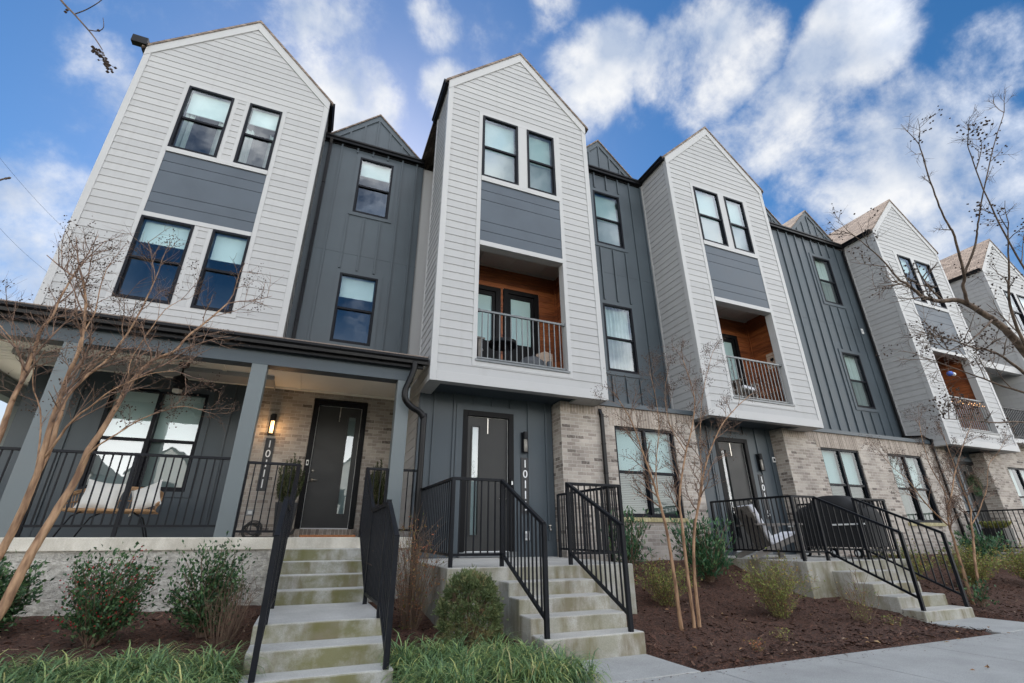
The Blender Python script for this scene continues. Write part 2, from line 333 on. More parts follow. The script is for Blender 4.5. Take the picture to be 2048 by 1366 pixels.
def concrete_mat(name, base, moss=0., stain=.5):
    m, nt, p, L, N = nodes(name); tc = N('ShaderNodeTexCoord')
    def nz(sc, dt, st=None):
        n = N('ShaderNodeTexNoise'); n.inputs['Scale'].default_value = sc; n.inputs['Detail'].default_value = dt; n.inputs['Roughness'].default_value = .62
        if st:
            mp = N('ShaderNodeMapping'); mp.inputs['Scale'].default_value = st; L(tc.outputs['Object'], mp.inputs[0]); L(mp.outputs[0], n.inputs['Vector'])
        else: L(tc.outputs['Object'], n.inputs['Vector'])
        return n
    a = nz(1.7, 8); f = nz(110, 6); s = nz(3.6, 9, (1, 1, .30))
    r = N('ShaderNodeValToRGB'); L(a.outputs[0], r.inputs[0]); r.color_ramp.elements[0].position = .3; r.color_ramp.elements[1].position = .68
    r.color_ramp.elements[0].color = tuple(c*.82 for c in base)+(1,); r.color_ramp.elements[1].color = tuple(c*1.1 for c in base)+(1,)
    o = N('ShaderNodeMix'); o.data_type = 'RGBA'; o.blend_type = 'OVERLAY'; o.inputs[0].default_value = .6; L(r.outputs[0], o.inputs[6]); L(f.outputs[0], o.inputs[7])
    ge = N('ShaderNodeNewGeometry'); sp = N('ShaderNodeSeparateXYZ'); L(ge.outputs['Normal'], sp.inputs[0])
    ab = N('ShaderNodeMath'); ab.operation = 'ABSOLUTE'; L(sp.outputs['Z'], ab.inputs[0])
    vt = N('ShaderNodeMath'); vt.operation = 'SUBTRACT'; vt.inputs[0].default_value = 1; L(ab.outputs[0], vt.inputs[1])
    st = N('ShaderNodeMapRange'); L(s.outputs[0], st.inputs[0]); st.inputs[1].default_value = .47; st.inputs[2].default_value = .62; st.inputs[3].default_value = 0; st.inputs[4].default_value = stain
    sv = N('ShaderNodeMath'); sv.operation = 'MULTIPLY'; L(st.outputs[0], sv.inputs[0]); L(vt.outputs[0], sv.inputs[1])
    x = N('ShaderNodeMix'); x.data_type = 'RGBA'; L(sv.outputs[0], x.inputs[0]); L(o.outputs[2], x.inputs[6]); x.inputs[7].default_value = (.20, .165, .115, 1)
    g = nz(2.3, 7, (1, 1, 1.2)); gm = N('ShaderNodeMapRange'); L(g.outputs[0], gm.inputs[0]); gm.inputs[1].default_value = .36; gm.inputs[2].default_value = .60; gm.inputs[3].default_value = .1*moss; gm.inputs[4].default_value = moss
    gv = N('ShaderNodeMath'); gv.operation = 'MULTIPLY'; L(gm.outputs[0], gv.inputs[0]); L(vt.outputs[0], gv.inputs[1])
    y = N('ShaderNodeMix'); y.data_type = 'RGBA'; L(gv.outputs[0], y.inputs[0]); L(x.outputs[2], y.inputs[6]); y.inputs[7].default_value = (.145, .138, .048, 1)
    L(y.outputs[2], p.inputs['Base Color']); p.inputs['Roughness'].default_value = .88
    bp = N('ShaderNodeBump'); bp.inputs['Strength'].default_value = .35; bp.inputs['Distance'].default_value = .006; L(f.outputs[0], bp.inputs['Height']); L(bp.outputs[0], p.inputs['Normal'])
    return m
M_conc = concrete_mat('weathered_concrete', (.46, .445, .41), .5, .9)
M_mossy = concrete_mat('mossy_concrete', (.45, .445, .42), .90, .9)
M_walk = concrete_mat('pavement_concrete', (.36, .36, .345), 0, .3)
M_slab = concrete_mat('porch_concrete', (.64, .60, .52), .15, .3)
def shingle_mat():
    m, nt, p, L, N = nodes('asphalt_shingle'); tc = N('ShaderNodeTexCoord'); sp = N('ShaderNodeSeparateXYZ'); L(tc.outputs['Object'], sp.inputs[0])
    cb = N('ShaderNodeCombineXYZ'); L(sp.outputs['Y'], cb.inputs[0]); mu = N('ShaderNodeMath'); mu.operation = 'MULTIPLY'; mu.inputs[1].default_value = 1.414; L(sp.outputs['Z'], mu.inputs[0]); L(mu.outputs[0], cb.inputs[1])
    b = N('ShaderNodeTexBrick'); L(cb.outputs[0], b.inputs['Vector']); b.offset = .4
    b.inputs['Color1'].default_value = (.15, .115, .095, 1); b.inputs['Color2'].default_value = (.27, .215, .18, 1); b.inputs['Mortar'].default_value = (.06, .05, .045, 1)
    b.inputs['Scale'].default_value = 1; b.inputs['Brick Width'].default_value = .24; b.inputs['Row Height'].default_value = .145; b.inputs['Mortar Size'].default_value = .008
    n = N('ShaderNodeTexNoise'); n.inputs['Scale'].default_value = 40; n.inputs['Detail'].default_value = 5; L(tc.outputs['Object'], n.inputs['Vector'])
    v = N('ShaderNodeMix'); v.data_type = 'RGBA'; v.blend_type = 'OVERLAY'; v.inputs[0].default_value = .6; L(b.outputs['Color'], v.inputs[6]); L(n.outputs[0], v.inputs[7])
    L(v.outputs[2], p.inputs['Base Color']); p.inputs['Roughness'].default_value = .95
    bp = N('ShaderNodeBump'); bp.inputs['Strength'].default_value = .8; bp.inputs['Distance'].default_value = .012; bp.invert = True; L(b.outputs['Fac'], bp.inputs['Height']); L(bp.outputs[0], p.inputs['Normal'])
    return m
M_shing = shingle_mat()
def wood_mat():
    m, nt, p, L, N = nodes('cedar_boards'); uv = N('ShaderNodeUVMap')
    sp = N('ShaderNodeSeparateXYZ'); L(uv.outputs[0], sp.inputs[0])
    dv = N('ShaderNodeMath'); dv.operation = 'DIVIDE'; L(sp.outputs[1], dv.inputs[0]); dv.inputs[1].default_value = .15
    fl = N('ShaderNodeMath'); fl.operation = 'FLOOR'; L(dv.outputs[0], fl.inputs[0])
    wn = N('ShaderNodeTexWhiteNoise'); wn.noise_dimensions = '1D'; L(fl.outputs[0], wn.inputs['W'])
    mp = N('ShaderNodeMapping'); mp.inputs['Scale'].default_value = (2.5, 26, 1); L(uv.outputs[0], mp.inputs[0])
    n = N('ShaderNodeTexNoise'); n.inputs['Scale'].default_value = 1; n.inputs['Detail'].default_value = 7; n.inputs['Distortion'].default_value = 1.2; L(mp.outputs[0], n.inputs['Vector'])
    ad = N('ShaderNodeMath'); ad.operation = 'MULTIPLY_ADD'; L(wn.outputs[0], ad.inputs[0]); ad.inputs[1].default_value = .35; L(n.outputs[0], ad.inputs[2])
    r = N('ShaderNodeValToRGB'); L(ad.outputs[0], r.inputs[0]); e = r.color_ramp.elements
    e[0].position = .35; e[0].color = (.09, .026, .011, 1); e[1].position = .95; e[1].color = (.38, .128, .042, 1)
    x = e.new(.62); x.color = (.23, .070, .024, 1)
    L(r.outputs[0], p.inputs['Base Color']); p.inputs['Roughness'].default_value = .5
    bp = N('ShaderNodeBump'); bp.inputs['Strength'].default_value = .15; bp.inputs['Distance'].default_value = .004; L(n.outputs[0], bp.inputs['Height']); L(bp.outputs[0], p.inputs['Normal'])
    return m
M_wood = wood_mat()
def mulch_mat():
    m, nt, p, L, N = nodes('bark_mulch'); tc = N('ShaderNodeTexCoord')
    v = N('ShaderNodeTexVoronoi'); v.inputs['Scale'].default_value = 38; v.inputs['Randomness'].default_value = 1
    mp = N('ShaderNodeMapping'); mp.inputs['Scale'].default_value = (1, 1.7, 1); mp.inputs['Rotation'].default_value = (0, 0, .5); L(tc.outputs['Object'], mp.inputs[0]); L(mp.outputs[0], v.inputs['Vector'])
    n = N('ShaderNodeTexNoise'); n.inputs['Scale'].default_value = 16; n.inputs['Detail'].default_value = 10; n.inputs['Roughness'].default_value = .7; L(tc.outputs['Object'], n.inputs['Vector'])
    r = N('ShaderNodeValToRGB'); L(v.outputs['Color'], r.inputs[0]); e = r.color_ramp.elements
    e[0].color = (.026, .011, .0075, 1); e[1].color = (.150, .066, .039, 1)
    o = N('ShaderNodeMix'); o.data_type = 'RGBA'; o.blend_type = 'OVERLAY'; o.inputs[0].default_value = .7; L(r.outputs[0], o.inputs[6]); L(n.outputs[0], o.inputs[7])
    L(o.outputs[2], p.inputs['Base Color']); p.inputs['Roughness'].default_value = .95
    a = N('ShaderNodeMath'); a.operation = 'ADD'; L(v.outputs['Distance'], a.inputs[0]); L(n.outputs[0], a.inputs[1])
    bp = N('ShaderNodeBump'); bp.inputs['Strength'].default_value = 1; bp.inputs['Distance'].default_value = .03; L(a.outputs[0], bp.inputs['Height']); L(bp.outputs[0], p.inputs['Normal'])
    return m
M_mulch = mulch_mat()
def tinted(name, stops, rough=.6, trans=0., spec=.4, bump=0):
    """a material whose colour varies piece by piece (leaf, chip, blade) through a per-face random number"""
    m, nt, p, L, N = nodes(name)
    a = N('ShaderNodeAttribute'); a.attribute_name = 'tint'
    r = N('ShaderNodeValToRGB'); L(a.outputs['Fac'], r.inputs[0]); e = r.color_ramp.elements
    e[0].position = stops[0][0]; e[0].color = stops[0][1]+(1,); e[1].position = stops[-1][0]; e[1].color = stops[-1][1]+(1,)
    for ps, c in stops[1:-1]: x = e.new(ps); x.color = c+(1,)
    tc = N('ShaderNodeTexCoord'); n = N('ShaderNodeTexNoise'); n.inputs['Scale'].default_value = 45; n.inputs['Detail'].default_value = 4; L(tc.outputs['Object'], n.inputs['Vector'])
    o = N('ShaderNodeMix'); o.data_type = 'RGBA'; o.blend_type = 'OVERLAY'; o.inputs[0].default_value = .35; L(r.outputs[0], o.inputs[6]); L(n.outputs[0], o.inputs[7])
    L(o.outputs[2], p.inputs['Base Color']); p.inputs['Roughness'].default_value = rough; p.inputs['Specular IOR Level'].default_value = spec
    if trans:
        tr = N('ShaderNodeBsdfTranslucent'); L(o.outputs[2], tr.inputs[0]); mx = N('ShaderNodeMixShader'); mx.inputs[0].default_value = trans
        L(p.outputs[0], mx.inputs[1]); L(tr.outputs[0], mx.inputs[2]); L(mx.outputs[0], nt.nodes['Material Output'].inputs[0])
    if bump:
        bp = N('ShaderNodeBump'); bp.inputs['Strength'].default_value = bump; bp.inputs['Distance'].default_value = .01; L(n.outputs[0], bp.inputs['Height']); L(bp.outputs[0], p.inputs['Normal'])
    return m
M_holly = tinted('holly_leaf', [(0, (.024, .058, .026)), (.6, (.055, .120, .048)), (1, (.13, .22, .085))], .45, .15, .35)
M_laurel = tinted('laurel_leaf', [(0, (.024, .075, .036)), (.7, (.05, .135, .058)), (1, (.16, .26, .10))], .42, .15, .35)
M_thuja = tinted('thuja_spray', [(0, (.07, .10, .04)), (.5, (.16, .20, .08)), (.8, (.28, .26, .12)), (1, (.28, .18, .09))], .7, .15)
M_spirea = tinted('spirea_leaf', [(0, (.13, .18, .045)), (.5, (.24, .29, .07)), (.85, (.36, .32, .10)), (1, (.40, .18, .07))], .6, .25)
M_yew = tinted('yew_needle', [(0, (.03, .045, .018)), (1, (.09, .11, .04))], .6, .1)
M_orange = tinted('autumn_leaf', [(0, (.12, .16, .04)), (.5, (.36, .20, .07)), (1, (.42, .12, .07))], .6, .25)
M_blade = tinted('liriope_blade', [(0, (.060, .115, .058)), (.4, (.145, .25, .105)), (.75, (.30, .40, .14)), (.93, (.44, .45, .16)), (1, (.5, .40, .22))], .45, .2, .5)
M_chip = tinted('mulch_chip', [(0, (.018, .009, .006)), (.75, (.10, .046, .030)), (.96, (.16, .09, .06)), (1, (.36, .26, .18))], .95)
M_litter = tinted('dry_leaf', [(0, (.20, .11, .05)), (.6, (.38, .22, .11)), (1, (.48, .36, .2))], .8, .1)
M_berry = plain('red_berry', (.30, .018, .02), .3, .2, 30)
M_stem = plain('brown_stem', (.16, .105, .07), .8, .3, 20)
M_seed = plain('seed_pod', (.060, .036, .024), .8, .4, 30)
def bark_mat(name, c0, c1):
    m, nt, p, L, N = nodes(name); tc = N('ShaderNodeTexCoord'); mp = N('ShaderNodeMapping'); mp.inputs['Scale'].default_value = (1, 1, .22); L(tc.outputs['Object'], mp.inputs[0])
    n = N('ShaderNodeTexNoise'); n.inputs['Scale'].default_value = 26; n.inputs['Detail'].default_value = 7; n.inputs['Distortion'].default_value = .2; L(mp.outputs[0], n.inputs['Vector'])
    r = N('ShaderNodeValToRGB'); L(n.outputs[0], r.inputs[0]); r.color_ramp.elements[0].position = .34; r.color_ramp.elements[1].position = .62
    r.color_ramp.elements[0].color = c0+(1,); r.color_ramp.elements[1].color = c1+(1,)
    L(r.outputs[0], p.inputs['Base Color']); p.inputs['Roughness'].default_value = .75
    bp = N('ShaderNodeBump'); bp.inputs['Strength'].default_value = .4; bp.inputs['Distance'].default_value = .006; L(n.outputs[0], bp.inputs['Height']); L(bp.outputs[0], p.inputs['Normal'])
    return m
M_bark = bark_mat('crape_bark', (.15, .078, .042), (.40, .245, .14))
M_twig = bark_mat('crape_twig', (.09, .052, .037), (.25, .155, .105))
M_bark2 = bark_mat('grey_bark', (.075, .05, .035), (.20, .14, .10))
def lamp_mat():
    m, nt, p, L, N = nodes('lit_lamp_glass')
    p.inputs['Base Color'].default_value = (.9, .7, .45, 1); p.inputs['Emission Color'].default_value = (1, .55, .20, 1); p.inputs['Emission Strength'].default_value = 1.6; return m
M_lit = lamp_mat()
def fairy_mat():
    m, nt, p, L, N = nodes('fairy_bulb')
    p.inputs['Base Color'].default_value = (.9, .6, .3, 1); p.inputs['Emission Color'].default_value = (1, .5, .18, 1); p.inputs['Emission Strength'].default_value = 1.0; return m
M_fairy = fairy_mat()
M_blue = plain('blue_toy', (.05, .12, .5), .4, .3, 20)
rng = random.Random(5)
# ------------------------------------------------------------------ wall builders
def strips(mb, O, U, Nn, zs, uL, uR, holes=(), course=None, lip=.011):
    """wall in strips; lapped courses when course is given. O origin, U along, Nn outward; holes (u0,u1,z0,z1)"""
    O, U, Nn = map(Vector, (O, U, Nn)); z0, z1 = zs; Z = Vector((0, 0, 1))
    cs = [z0]
    if course:
        k = 1
        while z0+k*course < z1-1e-6: cs.append(z0+k*course); k += 1
    cs.append(z1)
    def P(u, z, o): return O+U*u+Z*z+Nn*o
    for a, b in zip(cs[:-1], cs[1:]):
        tn = rng.random() if course else .5
        br = sorted({a, b, *[h[2] for h in holes if a < h[2] < b], *[h[3] for h in holes if a < h[3] < b]})
        off = (lambda z: lip*(1-(z-a)/course)+.002) if course else (lambda z: 0)
        for p, q in zip(br[:-1], br[1:]):
            m = (p+q)/2; cut = sorted((h[0], h[1]) for h in holes if h[2] <= m <= h[3])
            lo = [(uL(p), uL(q))]; hi = []
            for c0, c1 in cut: hi.append((c0, c0)); lo.append((c1, c1))
            hi.append((uR(p), uR(q)))
            for (l0, l1), (h0, h1) in zip(lo, hi):
                if h0-l0 < 1e-4 and h1-l1 < 1e-4: continue
                mb.face([P(l0, p, off(p)), P(h0, p, off(p)), P(h1, q, off(q)), P(l1, q, off(q))], tn)
                if course and p == a: mb.face([P(l0, p, 0), P(h0, p, 0), P(h0, p, off(p)), P(l0, p, off(p))])
def flat_wall(mb, x0, x1, z0, z1, Y, holes=(), reveal=0):
    strips(mb, (0, Y, 0), (1, 0, 0), (0, -1, 0), (z0, z1), lambda z: x0, lambda z: x1, holes)
    for a, b, c, d in holes if reveal else ():
        for q in (((a,Y,c),(a,Y+reveal,c),(a,Y+reveal,d),(a,Y,d)), ((b,Y,c),(b,Y,d),(b,Y+reveal,d),(b,Y+reveal,c)), ((a,Y,d),(a,Y+reveal,d),(b,Y+reveal,d),(b,Y,d)), ((a,Y,c),(b,Y,c),(b,Y+reveal,c),(a,Y+reveal,c))): mb.face(q)
def drape(mb, x0, x1, z0, z1, y, amp=.03, wave=.09):
    n = max(4, int((x1-x0)/.02)); ph = rng.random()*6
    pt = [(x0+(x1-x0)*k/n, y+amp*math.sin(2*math.pi*(x1-x0)*k/n/wave+ph)+amp*.5*math.sin(17*k/n+ph)) for k in range(n+1)]
    for (a, ya), (b, yb) in zip(pt[:-1], pt[1:]): mb.face([(a,ya,z0),(b,yb,z0),(b,yb,z1),(a,ya,z1)])
def window(P, x0, x1, z0, z1, Y, style='roller', double=False, s=.052, low=False):
    f = MB(); a, b = Y-.028, Y+.075; cells = [(x0, x1)]
    f.box(x0, x1, a, b, z1-s, z1); f.box(x0, x1, a, b, z0, z0+s); f.box(x0, x0+s, a, b, z0+s, z1-s); f.box(x1-s, x1, a, b, z0+s, z1-s)
    if double:
        m = (x0+x1)/2; f.box(m-.034, m+.034, a, b, z0+s, z1-s); cells = [(x0, m), (m, x1)]
    zm = z0+.485*(z1-z0)
    up, lo, bl, rm, lb, dr = MB(), MB(), MB(), MB(), MB(), MB()
    for k, (c0, c1) in enumerate(cells):
        i0 = c0+s if k == 0 else c0+.034; i1 = c1-s if (k == len(cells)-1) else c1-.034
        f.box(i0, i1, Y-.008, Y+.05, zm-.022, zm+.03); f.box(i0, i1, Y+.01, Y+.052, z0+s, z0+s+.03); 
        f.box(i0, i0+.022, Y+.012, Y+.052, z0+s+.03, zm-.022); f.box(i1-.022, i1, Y+.012, Y+.052, z0+s+.03, zm-.022)
        up.face([(i0,Y+.012,zm+.03),(i1,Y+.012,zm+.03),(i1,Y+.012,z1-s),(i0,Y+.012,z1-s)])
        lo.face([(i0+.02,Y+.036,z0+s+.03),(i1-.02,Y+.036,z0+s+.03),(i1-.02,Y+.036,zm-.02),(i0+.02,Y+.036,zm-.02)])
        yb = Y+.115; h = z1-zm
        if style in ('roller', 'drapes'):
            bf = h*(.60+.12*math.sin(x0*7+z0*3)); bl.box(i0+.012, i1-.012, yb, yb+.012, z1-.03-bf, z1-.02); bl.box(i0+.012, i1-.012, yb-.006, yb+.018, z1-.03-bf-.025, z1-.03-bf)
        if style == 'drapes':
            w = (i1-i0); drape(dr, i0, i0+w*.24, z0+.05, zm+h*.3, yb+.05); drape(dr, i1-w*.17, i1, z0+.05, zm+h*.3, yb+.05)
        if style == 'full':
            bl.box(i0+.008, i1-.008, yb, yb+.012, zm-.02, z1-.02); lb.box(i0+.01, i1-.01, yb+.002, yb+.014, z0+.04, zm-.025)
        if style == 'slats':
            bl.box(i0+.008, i1-.008, yb, yb+.012, zm-.02, z1-.02)
            z = z0+.07
            while z < zm-.03: lb.face([(i0+.01,yb,z),(i1-.01,yb,z),(i1-.01,yb+.022,z+.034),(i0+.01,yb+.022,z+.034)]); z += .036
        if style == 'curtain': drape(dr, i0, i1, z0+.03, z1-.02, yb+.04, .025, .11)
        if style == 'half': bl.box(i0+.008, i1-.008, yb, yb+.012, zm-.3*h, z1-.02)
        r0, r1, rb = i0-.02, i1+.02, Y+1.1
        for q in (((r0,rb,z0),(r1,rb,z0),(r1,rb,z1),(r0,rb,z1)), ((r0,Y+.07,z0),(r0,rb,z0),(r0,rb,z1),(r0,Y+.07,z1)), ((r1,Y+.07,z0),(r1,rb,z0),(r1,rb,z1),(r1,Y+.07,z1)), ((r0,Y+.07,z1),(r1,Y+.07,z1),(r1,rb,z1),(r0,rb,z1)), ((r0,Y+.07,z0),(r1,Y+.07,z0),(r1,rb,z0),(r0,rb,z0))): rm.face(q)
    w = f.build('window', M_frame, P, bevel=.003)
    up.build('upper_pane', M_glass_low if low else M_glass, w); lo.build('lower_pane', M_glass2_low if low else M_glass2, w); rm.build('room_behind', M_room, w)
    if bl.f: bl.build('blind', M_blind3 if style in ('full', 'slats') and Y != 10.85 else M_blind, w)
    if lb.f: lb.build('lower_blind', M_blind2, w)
    if dr.f: dr.build('curtain', M_drape, w, smooth=True)
    return w
def door(P, x0, x1, z0, z1, Y, lite_left, jw=.105, blinds=False):
    """jamb frame flush with wall face Y, slab set back; one tall narrow lite"""
    f = MB(); f.box(x0-jw, x0, Y-.03, Y+.10, z0, z1+jw); f.box(x1, x1+jw, Y-.03, Y+.10, z0, z1+jw); f.box(x0, x1, Y-.03, Y+.10, z1, z1+jw)
    d = f.build('door_frame', M_jamb, P, bevel=.004)
    s = MB(); lw = .15; l0 = x0+.11 if lite_left else x1-.11-lw; l1 = l0+lw; za, zb = z0+.28, z1-.2; ys = Y+.04
    for q in ((x0+.012, l0, z0+.01, z1-.012), (l1, x1-.012, z0+.01, z1-.012), (l0, l1, z0+.01, za), (l0, l1, zb, z1-.012)): s.box(q[0], q[1], ys, ys+.045, q[2], q[3])
    t = .022
    for q in ((l0-t, l0+.004, za-t, zb+t), (l1-.004, l1+t, za-t, zb+t), (l0, l1, zb-.004, zb+t), (l0, l1, za-t, za+.004)): s.box(q[0], q[1], ys-.014, ys+.002, q[2], q[3])
    dd = s.build('door', M_door, P)
    g = MB(); g.face([(l0,ys+.02,za),(l1,ys+.02,za),(l1,ys+.02,zb),(l0,ys+.02,zb)]); g.build('door_glass', M_glass, dd)
    r = MB(); r.box(l0-.01, l1+.01, ys+.13, ys+.14, za, zb) if blinds else r.box(l0-.01, l1+.01, ys+.4, ys+.41, za, zb); r.build('shade_behind', M_blind2 if blinds else M_room, dd)
    ws = MB(); e = .007
    hx = x0 if not lite_left else x1
    ws.box(x0, x1, ys+.002, ys+.012, z1-.012, z1-.012+e); ws.box(x0+.002, x0+.002+e, ys+.002, ys+.012, z0, z1-.012); ws.box(x1-.002-e, x1-.002, ys+.002, ys+.012, z0, z1-.012); ws.box(x0, x1, Y-.02, ys, z0-.012, z0+.01)
    ws.build('weather_strip', M_whitep, dd)
    k = MB(); hx = x0+.075 if not lite_left else x1-.075; sg = 1 if not lite_left else -1
    k.lathe((0, 0, 0), [(0, 0)], 3) if False else None
    for zz, rr in ((z0+.93, .033), (z0+1.12, .03)):
        k.tube([(hx, ys, zz), (hx, ys-.022, zz)], rr, 14)
    k.tube([(hx, ys-.02, z0+.93), (hx, ys-.055, z0+.93)], .011, 8); k.tube([(hx, ys-.055, z0+.93), (hx+sg*.055, ys-.058, z0+.932), (hx+sg*.12, ys-.05, z0+.927)], [.011, .010, .008], 8)
    k.build('handle', M_steel, dd, smooth=True)
    tl = MB(); tx = (x0+x1)/2; tl.box(tx-.009, tx+.009, ys-.006, ys, z1-.33, z1-.015); tl.build('door_hook', M_steel, dd)
    return dd
def gutter_x(mb, x0, x1, y, z, d=.125, h=.12):    # trough along x, wall side at y, lip at y-d
    mb.prism([(y, z), (y-d, z), (y-d, z-h*.35), (y-d*.75, z-h*.6), (y-d*.7, z-h), (y, z-h)], 'x', x0, x1)
def gutter_y(mb, y0, y1, x, z, sg, d=.125, h=.12):  # trough along y on the side sg of x
    mb.prism([(x, z), (x+sg*d, z), (x+sg*d, z-h*.35), (x+sg*d*.75, z-h*.6), (x+sg*d*.7, z-h), (x, z-h)], 'y', y0, y1)
def downspout(P, pts, w=.075, name='downspout'):
    m = MB()
    for a, b in zip(pts[:-1], pts[1:]): m.bar(a, b, w, w*.8)
    for p in pts[1:-1]: m.obox(p, (w*.5, 0, 0), (0, w*.5, 0), (0, 0, w*.5))
    a, b = Vector(pts[-2]), Vector(pts[-1])
    for k in range(1, 5):
        c = a+(b-a)*k/5; m.obox(c, (w*.54, 0, 0), (0, w*.54, 0), (0, 0, .012))
    return m.build(name, M_gut, P, bevel=.006)
CO = .178
def bay(P, x0, Wd, Y, yb, zb, ze, wins, panel, opening=None, rows=(), yr=17., items=None, pstyle=None, soffit=True, lower_side=None):
    """projecting white bay with a 45 degree gable. wins: list of (x0,x1,z0,z1,style); rows: (z_bottom,z_top) of each window row;
    panel (z0,z1); opening (x0,x1,z0,z1)"""
    x1 = x0+Wd; xm = x0+Wd/2; zp = ze+Wd/2
    cx0 = min(w[0] for w in wins); cx1 = max(w[1] for w in wins); T = .092
    zlo = (opening[2]-.16 if opening else rows[-1][0]-T); zhi = rows[0][1]+T
    hx0, hx1 = cx0-T, cx1+T
    if opening: hx0 = min(hx0, opening[0]-T); hx1 = max(hx1, opening[1]+T)
    s = MB()
    strips(s, (0, Y, 0), (1, 0, 0), (0, -1, 0), (zb+.18, zp-.02), lambda z: x0 if z <= ze else x0+(z-ze), lambda z: x1 if z <= ze else x1-(z-ze), [(hx0, hx1, zlo, zhi)], CO)
    strips(s, (x0, yb, 0), (0, -1, 0), (-1, 0, 0), (zb if not lower_side else lower_side, ze), lambda z: 0, lambda z: yb-Y, (), CO)
    strips(s, (x1, Y, 0), (0, 1, 0), (1, 0, 0), (zb, ze), lambda z: 0, lambda z: yb-Y, (), CO)
    for (r0, r1) in rows:   # narrow lap infill between paired windows
        if opening and r0 < opening[3]: continue
        a = sorted(w for w in wins if abs(w[2]-r0) < .05)
        if len(a) == 2 and a[1][0]-a[0][1] > .3: strips(s, (0, Y-.004, 0), (1, 0, 0), (0, -1, 0), (r0, r1), lambda z: a[0][1]+.085, lambda z: a[1][0]-.085, (), CO)
        elif len(a) == 2: s.box(a[0][1], a[1][0], Y-.012, Y+.01, r0, r1)
    s.build('lap_siding', M_white, P)
    t = MB(); c = .10; yo = Y-.022
    t.box(x0-.022, x0+c, yo, Y+.01, zb, ze-.05); t.box(x0-.022, x0+.004, Y+.01, Y+.10, zb, ze-.05); t.box(x1-c, x1+.022, yo, Y+.01, zb, ze-.05); t.box(x1-.004, x1+.022, Y+.01, Y+.1, zb, ze-.05)
    t.box(x0+c, x1-c, yo-.002, Y+.01, zb, zb+.19); t.box(x0-.026, x0, Y+.1, yb, zb, zb+.13); t.box(x0-.02, x0, yb-.08, yb, zb+.13, ze-.05)
    for sg, xe in ((1, x0), (-1, x1)):      # rake boards
        t.prism([(xe-sg*.024, ze-.024), (xm, zp), (xm, zp-.28), (xe-sg*.024, ze-.30)], 'y', Y-.030, Y+.01)
    # casings
    t.box(hx0, hx0+T, yo+.004, Y+.02, zlo, zhi); t.box(hx1-T, hx1, yo+.004, Y+.02, zlo, zhi); t.box(hx0+T, hx1-T, yo+.005, Y+.02, zhi-T, zhi)
    t.box(hx0+T, hx1-T, yo-.012, Y+.02, panel[1], rows[0][0]); t.box(hx0+T, hx1-T, yo-.006, Y+.02, (rows[1][1] if len(rows) > 1 else opening[3]), panel[0])
    if opening: t.box(hx0+T, hx1-T, yo+.006, Y+.018, zlo, opening[2]-.066)
    if len(rows) > 1: t.box(hx0+T, hx1-T, yo+.005, Y+.02, zlo, zlo+T)
    for (r0, r1) in rows:
        a = sorted(w for w in wins if abs(w[2]-r0) < .05)
        if len(a) == 2:
            for q in (((a[0][1], a[0][1]+.085), (a[1][0]-.085, a[1][0])) if a[1][0]-a[0][1] > .3 else ((a[0][1], a[1][0]),)): t.box(q[0], q[1], yo+.006, Y+.02, r0, r1)
        if a[0][0] > hx0+T+.01: t.box(hx0+T, a[0][0], yo+.005, Y+.02, r0, r1)
        if a[-1][1] < hx1-T-.01: t.box(a[-1][1], hx1-T, yo+.005, Y+.02, r0, r1)
    if soffit: t.box(x0+.004, x0+.22, Y+.01, yb-.02, zb+.002, zb+.05); t.box(x1-.62, x1-.004, Y+.01, yb-.02, zb+.002, zb+.05); t.box(x0+.22, x1-.62, Y+.01, Y+.16, zb+.003, zb+.05)
    t.build('white_trim', M_trim, P, bevel=.003)
    sp = MB(); pz0, pz1 = panel; h = pz1-pz0; fr = (0, .155, .318, .675, .83, 1)
    for k in range(5):
        a, b = pz0+h*(1-fr[k+1]), pz0+h*(1-fr[k]); sp.box(hx0+T, hx1-T, Y-.006, Y+.02, a, b-.012); sp.box(hx0+T, hx1-T, Y+.008, Y+.02, b-.012, b)
    sp.build('spandrel_panel', M_span, P)
    for w in wins: window(P, w[0], w[1], w[2], w[3], Y-.005, w[4])
    roof = MB(); th = .07
    for sg, xe in ((1, x0), (-1, x1)):
        e = .10; roof.prism([(xe-sg*e, ze-e), (xm, zp), (xm, zp+th), (xe-sg*e, ze-e+th)], 'y', Y-.05, yr)
    rf = roof.build('roof', M_shing, P)
    for xe, sg in ((x0-.024, -1), (x1+.024, 1)): g = MB(); gutter_y(g, Y+.0, yb+.1, xe, ze+.0, sg); g.build('gutter', M_gut, rf)
    dk = MB(); dk.box(x0+.005, x1-.005, Y+.17, yb, zb+.06, zb+.10); dk.build('entry_soffit', M_dark if soffit else M_trim, P)
    if opening: balcony(P, opening, x0, x1, Y, yb, pstyle)
    return P
